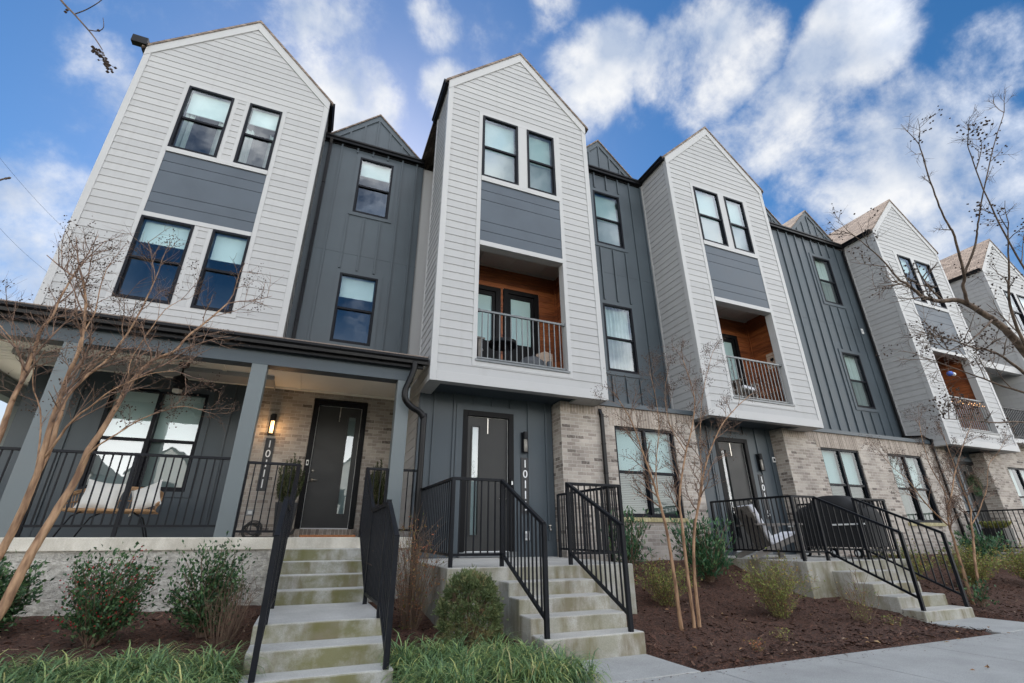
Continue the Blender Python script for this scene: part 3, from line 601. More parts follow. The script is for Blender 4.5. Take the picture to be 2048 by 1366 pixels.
def balcony(P, op, x0, x1, Y, yb, style):
    a, b, c, d = op; yk = Y+1.2; top = d+.34; ia, ib = a-.12, b+.44
    if style == 'mirror': ia, ib = a-.44, b+.12
    w = MB(); dr = []
    if style != 'mirror': dr = [(a-.02, a+.93, 2.33), (a+1.02, a+1.92, 2.35)]
    else: dr = [(b-1.95, b-1.0, 2.35)]
    holes = [(p-.02, q+.02, c-.06, c+h) for p, q, h in dr]
    strips(w, (0, yk, 0), (1, 0, 0), (0, -1, 0), (c-.06, top), lambda z: ia, lambda z: ib, holes, .15, .013)
    strips(w, (ib, Y+.02, 0), (0, 1, 0), (-1, 0, 0), (c-.06, top), lambda z: 0, lambda z: yk-Y-.02, (), .15, .013)
    strips(w, (ia, yk, 0), (0, -1, 0), (1, 0, 0), (c-.06, top), lambda z: 0, lambda z: yk-Y-.02, (), .15, .013)
    w.box(ib-.05, ib-.012, yk-.05, yk-.012, c-.06, top-.03)
    w.build('cedar_lining', M_wood, P)
    t = MB(); y2 = Y+.19                          # white reveal round the opening
    t.box(a-.02, a, Y+.021, y2, c-.05, d); t.box(b, b+.02, Y+.021, y2, c-.05, d); t.box(a-.02, b+.02, Y+.021, y2, d, d+.02)
    t.box(ia, a-.02, Y+.1, y2, c-.05, d+.02); t.box(b+.02, ib, Y+.1, y2, c-.05, d+.02); t.box(ia, ib, y2-.02, y2, d+.02, top)
    t.build('balcony_reveal', M_trim, P)
    e = MB(); e.box(ia, ib, y2, yk, top-.02, top+.03)
    for xx in (ia+.45, ia+1.25, ia+2.05): e.box(xx, xx+.07, y2, yk-.04, top-.035, top-.021)
    e.box(ia, ib, yk-.06, yk-.012, top-.05, top-.022); e.build('balcony_ceiling', M_ceil, P)
    f = MB(); f.box(ia, ib, Y+.02, yk, c-.12, c-.05); f.box(a-.03, b+.03, Y-.036, Y+.12, c-.062, c-.018); f.build('balcony_floor', M_galv, P)
    for p, q, h in dr:
        m = MB(); z1 = c+h; jw = .11
        m.box(p, p+jw, yk-.03, yk+.08, c-.05, z1); m.box(q-jw, q, yk-.03, yk+.08, c-.05, z1); m.box(p+jw, q-jw, yk-.03, yk+.08, z1-jw, z1)
        l0, l1, s0, s1 = p+jw+.08, q-jw-.08, c+.95, z1-jw-.1
        for u in ((p+jw, l0, c-.05, z1-jw), (l1, q-jw, c-.05, z1-jw), (l0, l1, c-.05, s0), (l0, l1, s1, z1-jw)): m.box(u[0], u[1], yk+.01, yk+.05, u[2], u[3])
        dd = m.build('balcony_door', M_jamb, P)
        g = MB(); g.face([(l0,yk+.02,s0),(l1,yk+.02,s0),(l1,yk+.02,s1),(l0,yk+.02,s1)]); g.build('door_glass', M_glass_low, dd)
        k = MB(); k.box(l0-.02, l1+.02, yk+.06, yk+.07, s0, s1); k.build('door_blind', M_blind, dd)
    r = MB(); yr_ = Y+.07; zt = c+1.06
    r.bar((a-.0, yr_, zt), (b+.0, yr_, zt), .045, .04); r.bar((a, yr_, c+.045), (b, yr_, c+.045), .035, .03)
    for xx in (a+.03, b-.03): r.box(xx-.035, xx+.035, yr_-.04, yr_+.03, zt-.03, zt+.025)
    rl = r.build('balcony_rail', M_galv, P)
    n = 16
    for k in range(1, n):
        xx = a+(b-a)*k/n; q = MB(); q.box(xx-.009, xx+.009, yr_-.009, yr_+.009, c+.06, zt-.02); q.build('baluster', M_galv, rl)
def board_wall(P, x0, x1, Y, z0, ze, wins, gables, start, skip=(), yr=17., seam=(6.72,)):
    """charcoal board and batten wall with gutter and small gables behind the eave; wins: (x0,x1,z0,z1,style)"""
    holes = [(w[0]-.0, w[1]+.0, w[2], w[3]) for w in wins]; m = MB(); flat_wall(m, x0, x1, z0, ze, Y, holes)
    xx = start; T = .10
    while xx < x1-.02:
        if xx > x0+.02:
            cuts = sorted((w[2]-T, w[3]+T) for w in wins if w[0]-T-.02 < xx < w[1]+T+.02); z = z0
            for a, b in cuts:
                if a > z: m.box(xx-.022, xx+.022, Y-.038, Y, z, a-.03)
                z = b+.02
            m.box(xx-.022, xx+.022, Y-.038, Y, z, ze)
        xx += .412
    for w in wins:
        for q in ((w[0]-T, w[0], w[2]-T, w[3]+T), (w[1], w[1]+T, w[2]-T, w[3]+T), (w[0], w[1], w[3], w[3]+T), (w[0], w[1], w[2]-T, w[2])): m.box(q[0], q[1], Y-.024, Y+.01, q[2], q[3])
    for z in seam: m.box(x0, x1, Y-.005, Y, z-.007, z+.007)
    m.build('board_wall', M_dark, P)
    for w in wins: window(P, w[0], w[1], w[2], w[3], Y, w[4])
    g = MB(); gutter_x(g, x0+.01, x1-.01, Y-.03, ze+.0, .13, .125); g.box(x0, x1, Y-.03, Y+.02, ze-.17, ze+.02); g.build('eave_gutter', M_gut, P)
    gb = MB(); rf = MB(); zg = ze+.0; Yg = Y+.12
    for xm, hw in gables:
        gb.prism([(xm-hw, zg-.3), (xm+hw, zg-.3), (xm+hw, zg), (xm, zg+hw), (xm-hw, zg)], 'y', Yg, Yg+.2)
        for sg in (1, -1): gb.prism([(xm-sg*hw, zg), (xm, zg+hw), (xm, zg+hw-.19), (xm-sg*hw, zg-.19)], 'y', Yg-.03, Yg)
        k = -3
        while k <= 3:
            xb = xm+k*.36
            if abs(xb-xm) < hw-.15: gb.box(xb-.022, xb+.022, Yg-.028, Yg, zg-.2, zg+hw-abs(xb-xm)-.16)
            k += 1
        for sg in (1, -1):
            rf.prism([(xm-sg*(hw+.04), zg-.04), (xm, zg+hw), (xm, zg+hw+.05), (xm-sg*(hw+.04), zg+.01)], 'y', Yg-.06, yr)
    gb.build('board_gable', M_dark, P); rf.build('gable_roof', M_shing, P)
def brick_front(P, x0, x1, z0, z1, Y, wins, back, yback, ledge=True, left_ret=None):
    m = MB(); holes = [(w[0], w[1], w[2], w[3]) for w in wins]
    flat_wall(m, x0, x1, z0, z1, Y, holes, .09)
    m.face([(x0,Y,z0),(x0,yback,z0),(x0,yback,z1),(x0,Y,z1)]); m.face([(x1,Y,z0),(x1,Y,z1),(x1,yback,z1),(x1,yback,z0)])
    m.build('brick_wall', M_brick, P)
    so_ = MB(); so_.box(x0-.003, x1+.003, Y-.004, Y+.02, z1-.215, z1)
    for w in wins: so_.box(w[0]-.12, w[1]+.12, Y-.006, Y+.02, w[3], w[3]+.215)
    so_.build('soldier_course', M_soldier, P)
    for w in wins:
        s = MB(); s.box(w[0]-.06, w[1]+.06, Y-.035, Y+.09, w[2]-.085, w[2]); s.build('brick_sill', M_rowlock, P, bevel=.004)
        window(P, w[0], w[1], w[2], w[3], Y+.055, w[4], True, low=True)
    if ledge:
        l = MB(); l.prism([(Y-.05, z1), (Y-.05, z1+.10), (yback+.02, z1+.19), (yback+.02, z1)], 'x', x0+.0, x1)
        l.build('flashing', M_dark, P)

# ------------------------------------------------------------------ number sign and wall lantern
def sign(txt, x, zt, zb, Y, label):
    w = .17; m = MB(); m.box(x-w/2, x+w/2, Y-.02, Y-.0005, zb, zt); s = m.build('number_sign', M_sign, off=(x, Y, zb), bevel=.003)
    tag(s, label, 'house sign', 'house number signs')
    n = len(txt); H = zt-zb; cu = .0
    big = [c for c in txt if c != '.']; step = H/(len(big)+.35)
    dg = bpy.context.evaluated_depsgraph_get(); z = zt-step*.62
    parts = []
    for c in txt:
        if c == '.': parts.append((c, z+step*.30)); z -= .09*step; continue
        parts.append((c, z)); z -= step
    V, F = [], []
    for c, zc in parts:
        fc = bpy.data.curves.new('numeral', 'FONT'); fc.body = c; fc.size = step*1.06; fc.align_x = 'CENTER'; fc.extrude = .003; fc.offset = .0008
        fo = bpy.data.objects.new('numeral', fc); C.objects.link(fo); bpy.context.view_layer.update()
        me = bpy.data.meshes.new_from_object(fo.evaluated_get(bpy.context.evaluated_depsgraph_get()))
        i = len(V); base = zc-(.35*step if c != '.' else 0)
        V += [(x+v.co.x, Y-.0225-v.co.z, base+v.co.y) for v in me.vertices]; F += [tuple(i+k for k in p.vertices) for p in me.polygons]
        bpy.data.objects.remove(fo); bpy.data.meshes.remove(me); bpy.data.curves.remove(fc)
    q = MB(); q.v = V; q.f = F; q.t = [.5]*len(F); q.build('numerals', M_letter, s)
    return s
def lantern(x, zt, Y, lit, label):
    t = thing('wall_lantern', label, 'wall lamp', (x, Y, zt), 'wall lanterns by the doors')
    b = MB(); b.box(x-.06, x+.06, Y-.018, Y-.001, zt-.41, zt); b.build('back_plate', M_black, t, bevel=.003)
    h = MB(); h.tube([(x+.01, Y-.075, zt-.15), (x+.01, Y-.075, zt+.0)], .05, 18); h.box(x-.02, x+.04, Y-.06, Y-.01, zt-.03, zt-.01); h.build('hood', M_black, t)
    c = MB()
    for k in range(6):
        a = math.pi/3*k+.3; px, py = x+.01+.05*math.cos(a), Y-.075+.05*math.sin(a); c.box(px-.004, px+.004, py-.004, py+.004, zt-.41, zt-.15)
    c.lathe((x+.01, Y-.075, zt-.42), [(.0, 0), (.056, 0), (.056, .014), (.0, .014)], 16); c.build('cage', M_black, t)
    g = MB(); g.tube([(x+.01, Y-.075, zt-.405), (x+.01, Y-.075, zt-.15)], .036, 16); g.build('lamp_tube', M_lit if lit else M_bulb_g, t, smooth=True)
    if lit:
        ld = bpy.data.lights.new('lantern_light', 'POINT'); lo = bpy.data.objects.new('lantern_light', ld); C.objects.link(lo); ld.energy = 2.0; ld.color = (1, .55, .22); ld.shadow_soft_size = .03
        lo.location = (0.01, -.16, -.30); lo.parent = t
    return t

# ------------------------------------------------------------------ the five townhouses
ZG = -1.12
# house with the covered porch (number ending in 1)
H1 = thing('townhouse', 'white and charcoal end house with the covered front porch and brick entrance wall', 'house', (-2.9, 10.08, -1.1), 'townhouses of the row')
S = .335; k = 1.26
r_hi, r_lo = (8.005, 9.882), (4.295, 6.168)
bay(H1, -4.985, 3.985, 10.08, 10.9, 3.0, 10.70, [(-3.968, -3.038, *r_hi, 'drapes'), (-2.70, -1.985, *r_hi, 'drapes'), (-3.968, -3.038, *r_lo, 'roller'), (-2.70, -1.985, *r_lo, 'roller')],
    (6.272, 7.885), None, (r_hi, r_lo), soffit=False)
cp = MB(); cp.box(-5.30, -5.0, 9.98, 10.12, 10.66, 10.86); cp.build('gutter_end', M_gut, H1)
board_wall(H1, -1.02, 1.72, 10.85, 3.13, 10.26, [(-.025, .88, 8.0, 9.852, 'roller'), (-.08, .83, 4.30, 6.14, 'roller')], [(.34, 1.42)], -.535)
downspout(H1, [(-.83, 10.72, 10.16), (-.83, 10.79, 10.0), (-.83, 10.79, 3.35)])
# porch walls
pm = MB(); flat_wall(pm, -4.985, -1.42, .1, 3.12, 10.85, [(-3.76, -2.155, .90, 2.785)])
for xx in (-4.6, -4.19, -1.72): pm.box(xx-.022, xx+.022, 10.822, 10.85, .1, 3.12)
for q in ((-3.87, -3.76, .80, 2.89), (-2.155, -2.045, .80, 2.89), (-3.76, -2.155, 2.785, 2.89), (-3.76, -2.155, .80, .90)): pm.box(q[0], q[1], 10.824, 10.86, q[2], q[3])
pm.box(-4.985, -1.42, 10.83, 10.85, .1, .26); pm.box(-1.47, -1.40, 10.80, 10.85, .1, 3.1)
pm.build('porch_board_wall', M_dark, H1)
window(H1, -3.76, -2.155, .90, 2.785, 10.85, 'full', True)
pb = MB(); flat_wall(pb, -1.41, 1.72, .09, 3.12, 10.85, [(-.18, .95, .09, 2.94)], .10); pb.build('brick_wall', M_brick, H1)
th_ = MB(); th_.box(-.17, .94, 10.70, 10.95, .09, .265); th_.build('brick_threshold', M_soldier, H1, bevel=.003)
door(H1, -.07, .84, .28, 2.80, 10.86, False, blinds=True)
# porch: slab, block base, roof, posts, ceiling
ps = MB(); ps.box(-8.6, 1.70, 8.2, 10.9, -.075, .09); ps.box(-8.6, -4.985, 10.9, 14.2, -.075, .09); ps.build('porch_slab', M_slab, H1, bevel=.012)
pw = MB(); pw.box(-8.55, -.28, 8.23, 8.5, -1.6, -.075); pw.box(-.28, .95, 8.23, 8.5, -1.6, -.076); pw.box(.95, 1.69, 8.23, 8.5, -1.6, -.075); pw.build('block_foundation', M_block, H1)
pr = MB(); pr.prism([(8.03, 3.06), (10.85, 3.72), (10.85, 3.80), (8.03, 3.14)], 'x', -8.6, 1.66)
pr.prism([(10.85, 3.72), (14.3, 3.72), (14.3, 3.80), (10.85, 3.80)], 'x', -8.6, -4.985)
prf = pr.build('porch_roof', M_shing, H1)
pg = MB(); gutter_x(pg, -8.6, 1.66, 8.10, 3.10, .13, .12); pg.build('porch_gutter', M_gut, prf)
bm = MB(); bm.box(-8.6, 1.60, 8.10, 8.16, 2.92, 3.06); bm.build('porch_fascia', M_gut, H1, bevel=.004)
bm = MB(); bm.box(-8.6, 1.45, 8.22, 8.46, 2.70, 3.05)
bm.box(-6.05, -5.80, 8.46, 13.2, 2.70, 3.05); bm.build('porch_beam', M_dark, H1, bevel=.004)
pc = MB(); pc.box(-8.6, 1.70, 8.46, 10.848, 3.09, 3.11); pc.box(-8.6, -4.99, 10.84, 14.2, 3.09, 3.11)
for xx in (-3.35, -1.85, -.52, .76): pc.box(xx-.035, xx+.035, 8.46, 10.78, 3.075, 3.089)
pc.box(-4.985, 1.66, 10.77, 10.835, 3.05, 3.088)
for i in range(14): pc.box(-5.79, -4.2, 8.55+i*.17, 8.555+i*.17, 3.084, 3.0895)
pc.build('porch_ceiling', M_cream, H1)
for xx, yy in ((-3.47, 8.34), (-1.045, 8.34), (1.30, 8.34), (-5.9, 13.0)):
    m = MB(); m.box(xx-.115, xx+.115, yy-.115, yy+.115, .09, 2.72); m.build('porch_post', M_post, H1, bevel=.006)
m = MB(); dp = [Vector(q) for q in ((1.42, 8.035, 3.02), (1.42, 8.04, 2.88), (1.36, 8.06, 2.66), (1.30, 8.075, 2.46), (1.33, 8.085, 2.30), (1.45, 8.10, 2.19), (1.58, 8.115, 2.13), (1.66, 8.125, 2.03), (1.675, 8.13, 1.86), (1.675, 8.135, -.75))]
P_ = []
for a_, b_, c_, d_ in zip([dp[0]]+dp, dp, dp[1:], dp[2:]+[dp[-1]]):
    for k_ in range(6): t_ = k_/6; P_.append(.5*((2*b_)+(c_-a_)*t_+(2*a_-5*b_+4*c_-d_)*t_*t_+(3*b_-a_-3*c_+d_)*t_**3))
P_.append(dp[-1]); m.tube(P_, [.053+(.004 if k_ % 2 and 10 < k_ < 48 else 0) for k_ in range(len(P_))], 12); m.build('downspout', M_gut, H1, smooth=True)
lf = MB(); strips(lf, (1.72, 10.86, 0), (0, -1, 0), (-1, 0, 0), (-.8, 3.1), lambda z: 0, lambda z: 1.99, (), CO)
# ---- houses with the entry under the bay
def mid_house(name_label, dx, dz, wstyle, lstyle, gapw, gaps, brick, bstyle, gap_low, gap_high, mirror=False):
    x0 = 1.72+dx
    H = thing('townhouse', name_label, 'house', (x0+1.86, 8.0, -1.1), 'townhouses of the row')
    A, B = (x0+.86, x0+1.77), (x0+2.012, x0+2.76); op = (x0+.854, x0+2.836, 3.24+dz, 5.81+dz)
    if mirror: A, B = (x0+.96, x0+1.708), (x0+1.95, x0+2.86); op = (x0+.884, x0+2.866, 3.24+dz, 5.81+dz)
    row = (7.677+dz, 9.55+dz)
    bay(H, x0, 3.72, 8.0, 9.19 if not mirror else 9.12, 2.70+dz, 10.356+dz, [(*A, *row, wstyle), (*B, *row, wstyle)], (5.925+dz, 7.545+dz), op, (row,), pstyle='mirror' if mirror else None)
    return H, x0
H2, x2 = mid_house('white bay house with a furnished cedar balcony, number ending in 3, beside the porch', 0, 0, 'full', None, 0, 0, 0, 0, 0, 0)
H3, x3 = mid_house('white bay house with the covered grill and lounge chair on its stoop', 6.426, -.056, 'full', None, 0, 0, 0, 0, 0, 0)
H4, x4 = mid_house('white bay house whose balcony is hung with tiny lights, seen through branches', 15.58, -.089, 'roller', None, 0, 0, 0, 0, 0, 0, True)
lf.build('side_siding', M_white, H2)
def entry(H, x0, dz, right, flip=False):
    """recessed board and batten entry wall below the bay with its door"""
    m = MB(); Y = 8.87; z0, z1 = -.26+dz, 2.78+dz; xa, xb = (x0+.005, x0+2.86)
    dx0, dx1 = (x0+.99, x0+1.86) if not flip else (x0+1.95, x0+2.80)
    if flip: xa, xb = x0+.9, x0+3.2
    flat_wall(m, xa, xb, z0, z1, Y, [(dx0-.02, dx1+.02, z0, 2.36+dz)])
    xx = xa+.30
    while xx < xb-.05:
        if not dx0-.25 < xx < dx1+.25: m.box(xx-.022, xx+.022, Y-.028, Y, z0+.3, z1)
        else: m.box(xx-.022, xx+.022, Y-.028, Y, 2.56+dz, z1)
        xx += .40
    for q in ((dx0-.24, dx0-.105, z0, 2.57+dz), (dx1+.105, dx1+.24, z0, 2.57+dz), (dx0-.105, dx1+.105, 2.45+dz, 2.57+dz)): m.box(q[0], q[1], Y-.022, Y+.01, q[2], q[3])
    m.box(xa, dx0-.24, Y-.02, Y, z0, z0+.28); m.box(dx1+.24, xb, Y-.02, Y, z0, z0+.28)
    m.box(xa, xa+.09, Y-.024, Y, z0+.28, z1); m.build('entry_wall', M_dark, H)
    door(H, dx0, dx1, -.15+dz, 2.345+dz, Y, True, blinds=True)
    s = MB(); s.box(dx0-.12, dx1+.12, Y-.12, Y+.02, -.24+dz, -.155+dz); s.build('door_sill', M_galv, H)
entry(H2, x2, 0, None); entry(H3, x3, -.056, None); entry(H4, x4, -.089, None, True)
board_wall(H2, 5.43, 8.15, 9.19, 2.9, 10.25, [(6.36, 7.265, 7.63, 9.456, 'full'), (6.35, 7.26, 3.875, 5.745, 'curtain')], [(6.79, 1.36)], 5.62)
board_wall(H3, 11.86, 17.31, 9.15, 2.88, 10.24, [(15.405, 16.31, 7.545, 9.41, 'curtain'), (15.43, 16.31, 3.845, 5.70, 'curtain')], [(13.23, 1.36), (15.95, 1.36)], 12.27)
brick_front(H2, 4.60, 8.135, -.9, 2.74, 8.5, [(5.90, 7.495, .46, 2.325, 'slats')], None, 9.19)
brick_front(H3, 11.02, 17.95, -.9, 2.69, 8.5, [(12.31, 13.815, .46, 2.285, 'slats'), (15.06, 16.60, .45, 2.293, 'curtain')], None, 9.15)
downspout(H2, [(5.52, 8.94, 2.86), (5.56, 8.55, 2.70), (5.56, 8.44, 2.5), (5.56, 8.44, -.5)])
downspout(H3, [(17.18, 9.02, 10.1), (17.18, 9.07, 9.9), (17.18, 9.07, 3.02), (17.22, 8.60, 2.95), (17.25, 8.43, 2.80), (17.25, 8.43, -.4)])
bp_ = MB(); flat_wall(bp_, 20.0, 21.02, -.9, 2.62, 8.5); bp_.face([(20.0,8.5,-.9),(20.0,9.2,-.9),(20.0,9.2,2.62),(20.0,8.5,2.62)]); flat_wall(bp_, 21.02, 24.2, -.9, 3.0, 8.6, [(21.4, 22.9, .4, 2.25)], .1); bp_.build('brick_wall', M_brick, H4)
window(H4, 21.4, 22.9, .4, 2.25, 8.66, 'curtain', True, low=True)
# last house in view, with a wide white balcony between the bays
H5 = thing('townhouse', 'white house farthest along the row with a wide open balcony', 'house', (26, 8.0, -1.1), 'townhouses of the row')
x5 = 24.1; z5 = -.12; rw = (7.677+z5, 9.55+z5)
bay(H5, x5, 3.72, 8.0, 9.3, 2.70+z5, 10.356+z5, [(x5+.96, x5+1.708, *rw, 'roller'), (x5+1.95, x5+2.86, *rw, 'roller')], (5.925+z5, 7.545+z5), (x5+.884, x5+2.866, 3.24+z5, 5.81+z5), (rw,), pstyle='mirror')
m = MB(); strips(m, (21.02, 9.3, 0), (1, 0, 0), (0, -1, 0), (5.95, 10.2), lambda z: 0, lambda z: 3.1, (), CO); strips(m, (21.02, 10.6, 0), (1, 0, 0), (0, -1, 0), (3.1, 6.0), lambda z: 0, lambda z: 3.1, (), CO); m.build('recess_siding', M_white, H5)
m = MB(); m.box(21.05, 24.09, 8.35, 10.6, 5.84, 5.95); m.box(21.05, 24.09, 8.2, 8.36, 5.70, 5.96); m.build('balcony_ceiling', M_trim, H5); m = MB(); m.box(21.05, 24.09, 8.2, 10.6, 3.0, 3.14); m.build('balcony_floor', M_trim, H5)
m = MB(); m.bar((21.05, 8.28, 4.25), (24.08, 8.28, 4.25), .045, .04); m.bar((21.05, 8.28, 3.25), (24.08, 8.28, 3.25), .035, .03); rl = m.build('balcony_rail', M_black, H5)
for i in range(1, 26): m = MB(); m.box(21.05+i*.1165-.009, 21.05+i*.1165+.009, 8.271, 8.289, 3.25, 4.25); m.build('baluster', M_black, rl)
downspout(H5, [(23.98, 9.2, 10.1), (23.98, 9.2, 5.98)])
m = MB(); m.prism([(21.0, 10.2), (22.55, 11.7), (24.1, 10.2)], 'y', 9.4, 17); m.build('valley_roof', M_shing, H5)
# hidden bodies behind the fronts so that no light leaks through
for H, a, b, y, zt in ((H1, -4.97, 1.72, 11.98, 10.15), (H2, 1.72, 8.15, 10.9, 10.1), (H3, 8.15, 17.3, 10.9, 10.1), (H4, 17.3, 24.1, 10.9, 10.0), (H5, 24.1, 27.82, 10.9, 10.0)):
    m = MB(); m.box(a, b, y+.02 if H is H1 else y, 17.2, -1.6, zt); m.build('rear_walls', M_white, H)
m = MB(); m.box(-4.985, -4.97, 10.86, 12.02, .0, 10.6); m.build('end_wall', M_white, H1)


# ------------------------------------------------------------------ the ground
def zw(x):                                       # bed height at the house wall
    t = min(1, max(0, (x-1.3)/2.2)); t = t*t*(3-2*t); return -.78+t*.44
def hz(x, y):                                    # bed surface
    t = min(1, max(0, (y-4.2)/4.1)); 
    z = ZG+.02+(zw(x)-ZG-.02)*(t**(2.1 if x > 1.5 else 1.5))
    for a, b, c in ((2.36, 3.70, 5.25), (8.62, 10.1, 5.35), (-.42, 1.02, 5.2)):      # the entry paths are cut into the bed
        if a < x < b and y < c: z = min(z, ZG-.03)
    return z
def nz(x, y, s=0):
    return (math.sin(x*2.3+s)*math.cos(y*1.9-s)+.6*math.sin(x*5.1+y*3.7+s)+.4*math.sin(x*9.7-y*8.3))/2
g = MB(); g.face([(-700, -700, ZG-.12), (700, -700, ZG-.12), (700, 700, ZG-.12), (-700, 700, ZG-.12)])
M_lawn = plain('lawn_ground', (.06, .075, .03), .95, .4, 2, .6)
o = g.build('ground', M_lawn, kind='structure')
m = MB(); X = [-14+.14*i for i in range(int(46/.14)+1)]; Yv = [4.2+.14*i for i in range(33)]
idx = {}
for i, x in enumerate(X):
    for j, y in enumerate(Yv):
        idx[i, j] = len(m.v); m.v.append((x, y, hz(x, y)+.022*nz(x, y)+.016*nz(x*3, y*3, 2)-(.05 if j == 0 else 0)))
for i in range(len(X)-1):
    for j in range(len(Yv)-1):
        xc, yc = (X[i]+X[i+1])/2, (Yv[j]+Yv[j+1])/2
        m.f.append((idx[i, j], idx[i+1, j], idx[i+1, j+1], idx[i, j+1])); m.t.append(.5)
m.build('mulch_bed', M_mulch, kind='structure', smooth=True)
m = MB()
for i in range(-14, 24):
    a = 5.31+1.52*i; m.box(a+.006, a+1.514, 1.9, 4.2, ZG-.15, ZG)
m.build('sidewalk', M_walk, kind='structure', bevel=.008)
m = MB(); m.prism([(2.41, 4.206), (3.64, 4.206), (3.63, 5.1), (2.42, 5.1)], 'z', ZG-.12, ZG+.006); m.prism([(8.66, 4.206), (10.05, 4.206), (10.02, 5.2), (8.72, 5.2)], 'z', ZG-.12, ZG+.006)
m.prism([(-.4, 4.206), (1.0, 4.206), (1.0, 5.0), (-.4, 5.0)], 'z', ZG-.12, ZG+.006); m.build('entry_path', M_walk, kind='structure', bevel=.008)
m = MB(); m.box(-200, 200, -7.2, .45, ZG-.2, ZG-.10); m.build('road', M_road, kind='structure')
m = MB(); m.box(-200, 200, .45, .62, ZG-.2, ZG+.02); m.build('kerb', M_walk, kind='structure', bevel=.02)
# the houses over the road: what the panes mirror
for i, xx in enumerate((-19, -11.5, -4, 3.5, 11, 18.5, 26)):
    t = thing('opposite_house', ['pale gabled house across the road, seen mirrored in the panes', 'pale gabled house across the road, seen mirrored in the panes'][i % 2], 'house', (xx, -27, ZG), 'houses across the road')
    m = MB(); m.prism([(xx-2.6, ZG-.1), (xx+2.6, ZG-.1), (xx+2.6, 5.4), (xx, 7.6), (xx-2.6, 5.4)], 'y', -27, -35); m.build('house_wall', M_opp, t)
    m = MB()
    for sg in (1, -1): m.prism([(xx-sg*2.8, 5.25), (xx, 7.65), (xx, 7.8), (xx-sg*2.8, 5.4)], 'y', -26.8, -35.2)
    m.build('house_roof', M_oppr, t)
    m = MB()
    for z in (.3, 3.2):
        for q in (-1.6, -.2): m.box(xx+q, xx+q+1.1, -26.98, -27.02, z, z+1.6)
    m.build('house_windows', M_frame, t)
    m = MB(); m.box(xx+2.6, xx+4.9, -28.5, -35, ZG-.1, 5.2); m.build('side_wing', M_dark, t)

# ------------------------------------------------------------------ front steps
def steps(label, x0, x1, treads, y_back, slab=None, mat=None, loc=None):
    """treads: (z_top, y_front); each step runs back under the next"""
    t = thing('front_steps', label, 'steps', loc, 'concrete steps up to the doors')
    yb = y_back
    for i, (z, yf) in enumerate(treads):
        m = MB(); m.box(x0, x1, yf, (treads[i-1][1] if i else y_back)+.0, -1.5, z); m.build('step', mat or M_conc, t, bevel=.014)
    if slab:
        a, b, c, d, zf, zr = slab; m = MB(); m.v = []; 
        m.prism([(c, -1.5), (d, -1.5), (d, zr), (c, zf)], 'x', a, b); m.build('landing', M_conc, t, bevel=.014)
    return t
steps('mossy steps with a midway landing up to the covered porch', -.30, .90, [(-.065, 7.92), (-.22, 7.64), (-.375, 7.36), (-.53, 7.08), (-.686, 5.555), (-.841, 5.175), (-.998, 4.89)], 8.2, None, M_mossy, (.3, 6.5, -1.1))
steps('concrete stoop with stained steps at the balcony house beside the round evergreen', 2.41, 3.64, [(-.445, 5.98), (-.598, 5.66), (-.752, 5.34), (-.905, 5.02)], 6.3, (1.72, 4.48, 6.3, 8.868, -.285, -.245), None, (3, 6.5, -1.1))
steps('concrete stoop carrying the covered grill, its steps leading down to the sidewalk', 8.74, 9.97, [(-.485, 6.07), (-.648, 5.75), (-.81, 5.42), (-.972, 5.10)], 6.4, (8.15, 10.95, 6.4, 8.868, -.325, -.29), None, (9.3, 6.5, -1.1))
steps('concrete stoop at the far door with the wreath', 18.6, 19.8, [(-.49, 6.07), (-.65, 5.75), (-.81, 5.42), (-.97, 5.1)], 6.4, (17.5, 20.3, 6.4, 8.868, -.33, -.30), None, (19, 6.5, -1.1))
# ------------------------------------------------------------------ railings
def railing(label, panels, posts, cat='railing', mat=None):
    """panels: (top point, top point, drop to the bottom rail); posts: (x, y, z_bottom, z_top)"""
    mat = mat or M_black; p0 = posts[0]
    t = thing('metal_railing', label, cat, (p0[0], p0[1], p0[2]), 'black metal railings')
    for x, y, a, b in posts: m = MB(); m.box(x-.024, x+.024, y-.024, y+.024, a, b); m.box(x-.026, x+.026, y-.026, y+.026, b-.004, b+.004); m.build('post', mat, t, bevel=.003)
    for p, q, dr in panels:
        p, q = Vector(p), Vector(q); m = MB(); m.bar(p, q, .046, .038); m.build('top_rail', mat, t, bevel=.003)
        dz = Vector((0, 0, -dr)); m = MB(); m.bar(p+dz, q+dz, .034, .032); m.build('bottom_rail', mat, t)
        L = math.hypot(q.x-p.x, q.y-p.y); n = max(1, round(L/.106))
        for k in range(1, n):
            c = p+(q-p)*k/n; m = MB(); m.box(c.x-.0085, c.x+.0085, c.y-.0085, c.y+.0085, c.z-dr, c.z); m.build('baluster', mat, t)
    return t
fz = .09
railing('porch railing in front of the rattan loveseat', [((-3.34, 8.32, 1.175), (-1.165, 8.32, 1.19), .95)], [(-2.34, 8.33, fz, 1.17), (-3.33, 8.32, fz, 1.17)])
railing('porch railing at the far left end past the tree trunks', [((-5.9, 8.32, 1.175), (-3.60, 8.32, 1.175), .95)], [(-5.9, 8.32, fz, 1.18)])
railing('side railing of the porch wrap, far left under the cream ceiling', [((-8.5, 8.32, 1.175), (-5.95, 8.32, 1.175), .95), ((-5.9, 8.4, 1.175), (-5.9, 12.85, 1.175), .95)], [(-8.5, 8.32, fz, 1.18)])
railing('short porch railing beside the left planter and number sign', [((-.925, 8.3, 1.145), (-.20, 8.3, 1.145), .975)], [(-.925, 8.3, fz, 1.16), (-.215, 8.3, fz, 1.16)])
railing('short porch railing before the right planter', [((.845, 8.3, 1.14), (1.17, 8.3, 1.14), .975)], [(.85, 8.3, fz, 1.155), (1.165, 8.3, fz, 1.155)])
railing('narrow railing between the porch corner post and the lap siding', [((1.43, 8.36, 1.15), (1.70, 8.36, 1.15), .95)], [(1.69, 8.36, fz, 1.16)])
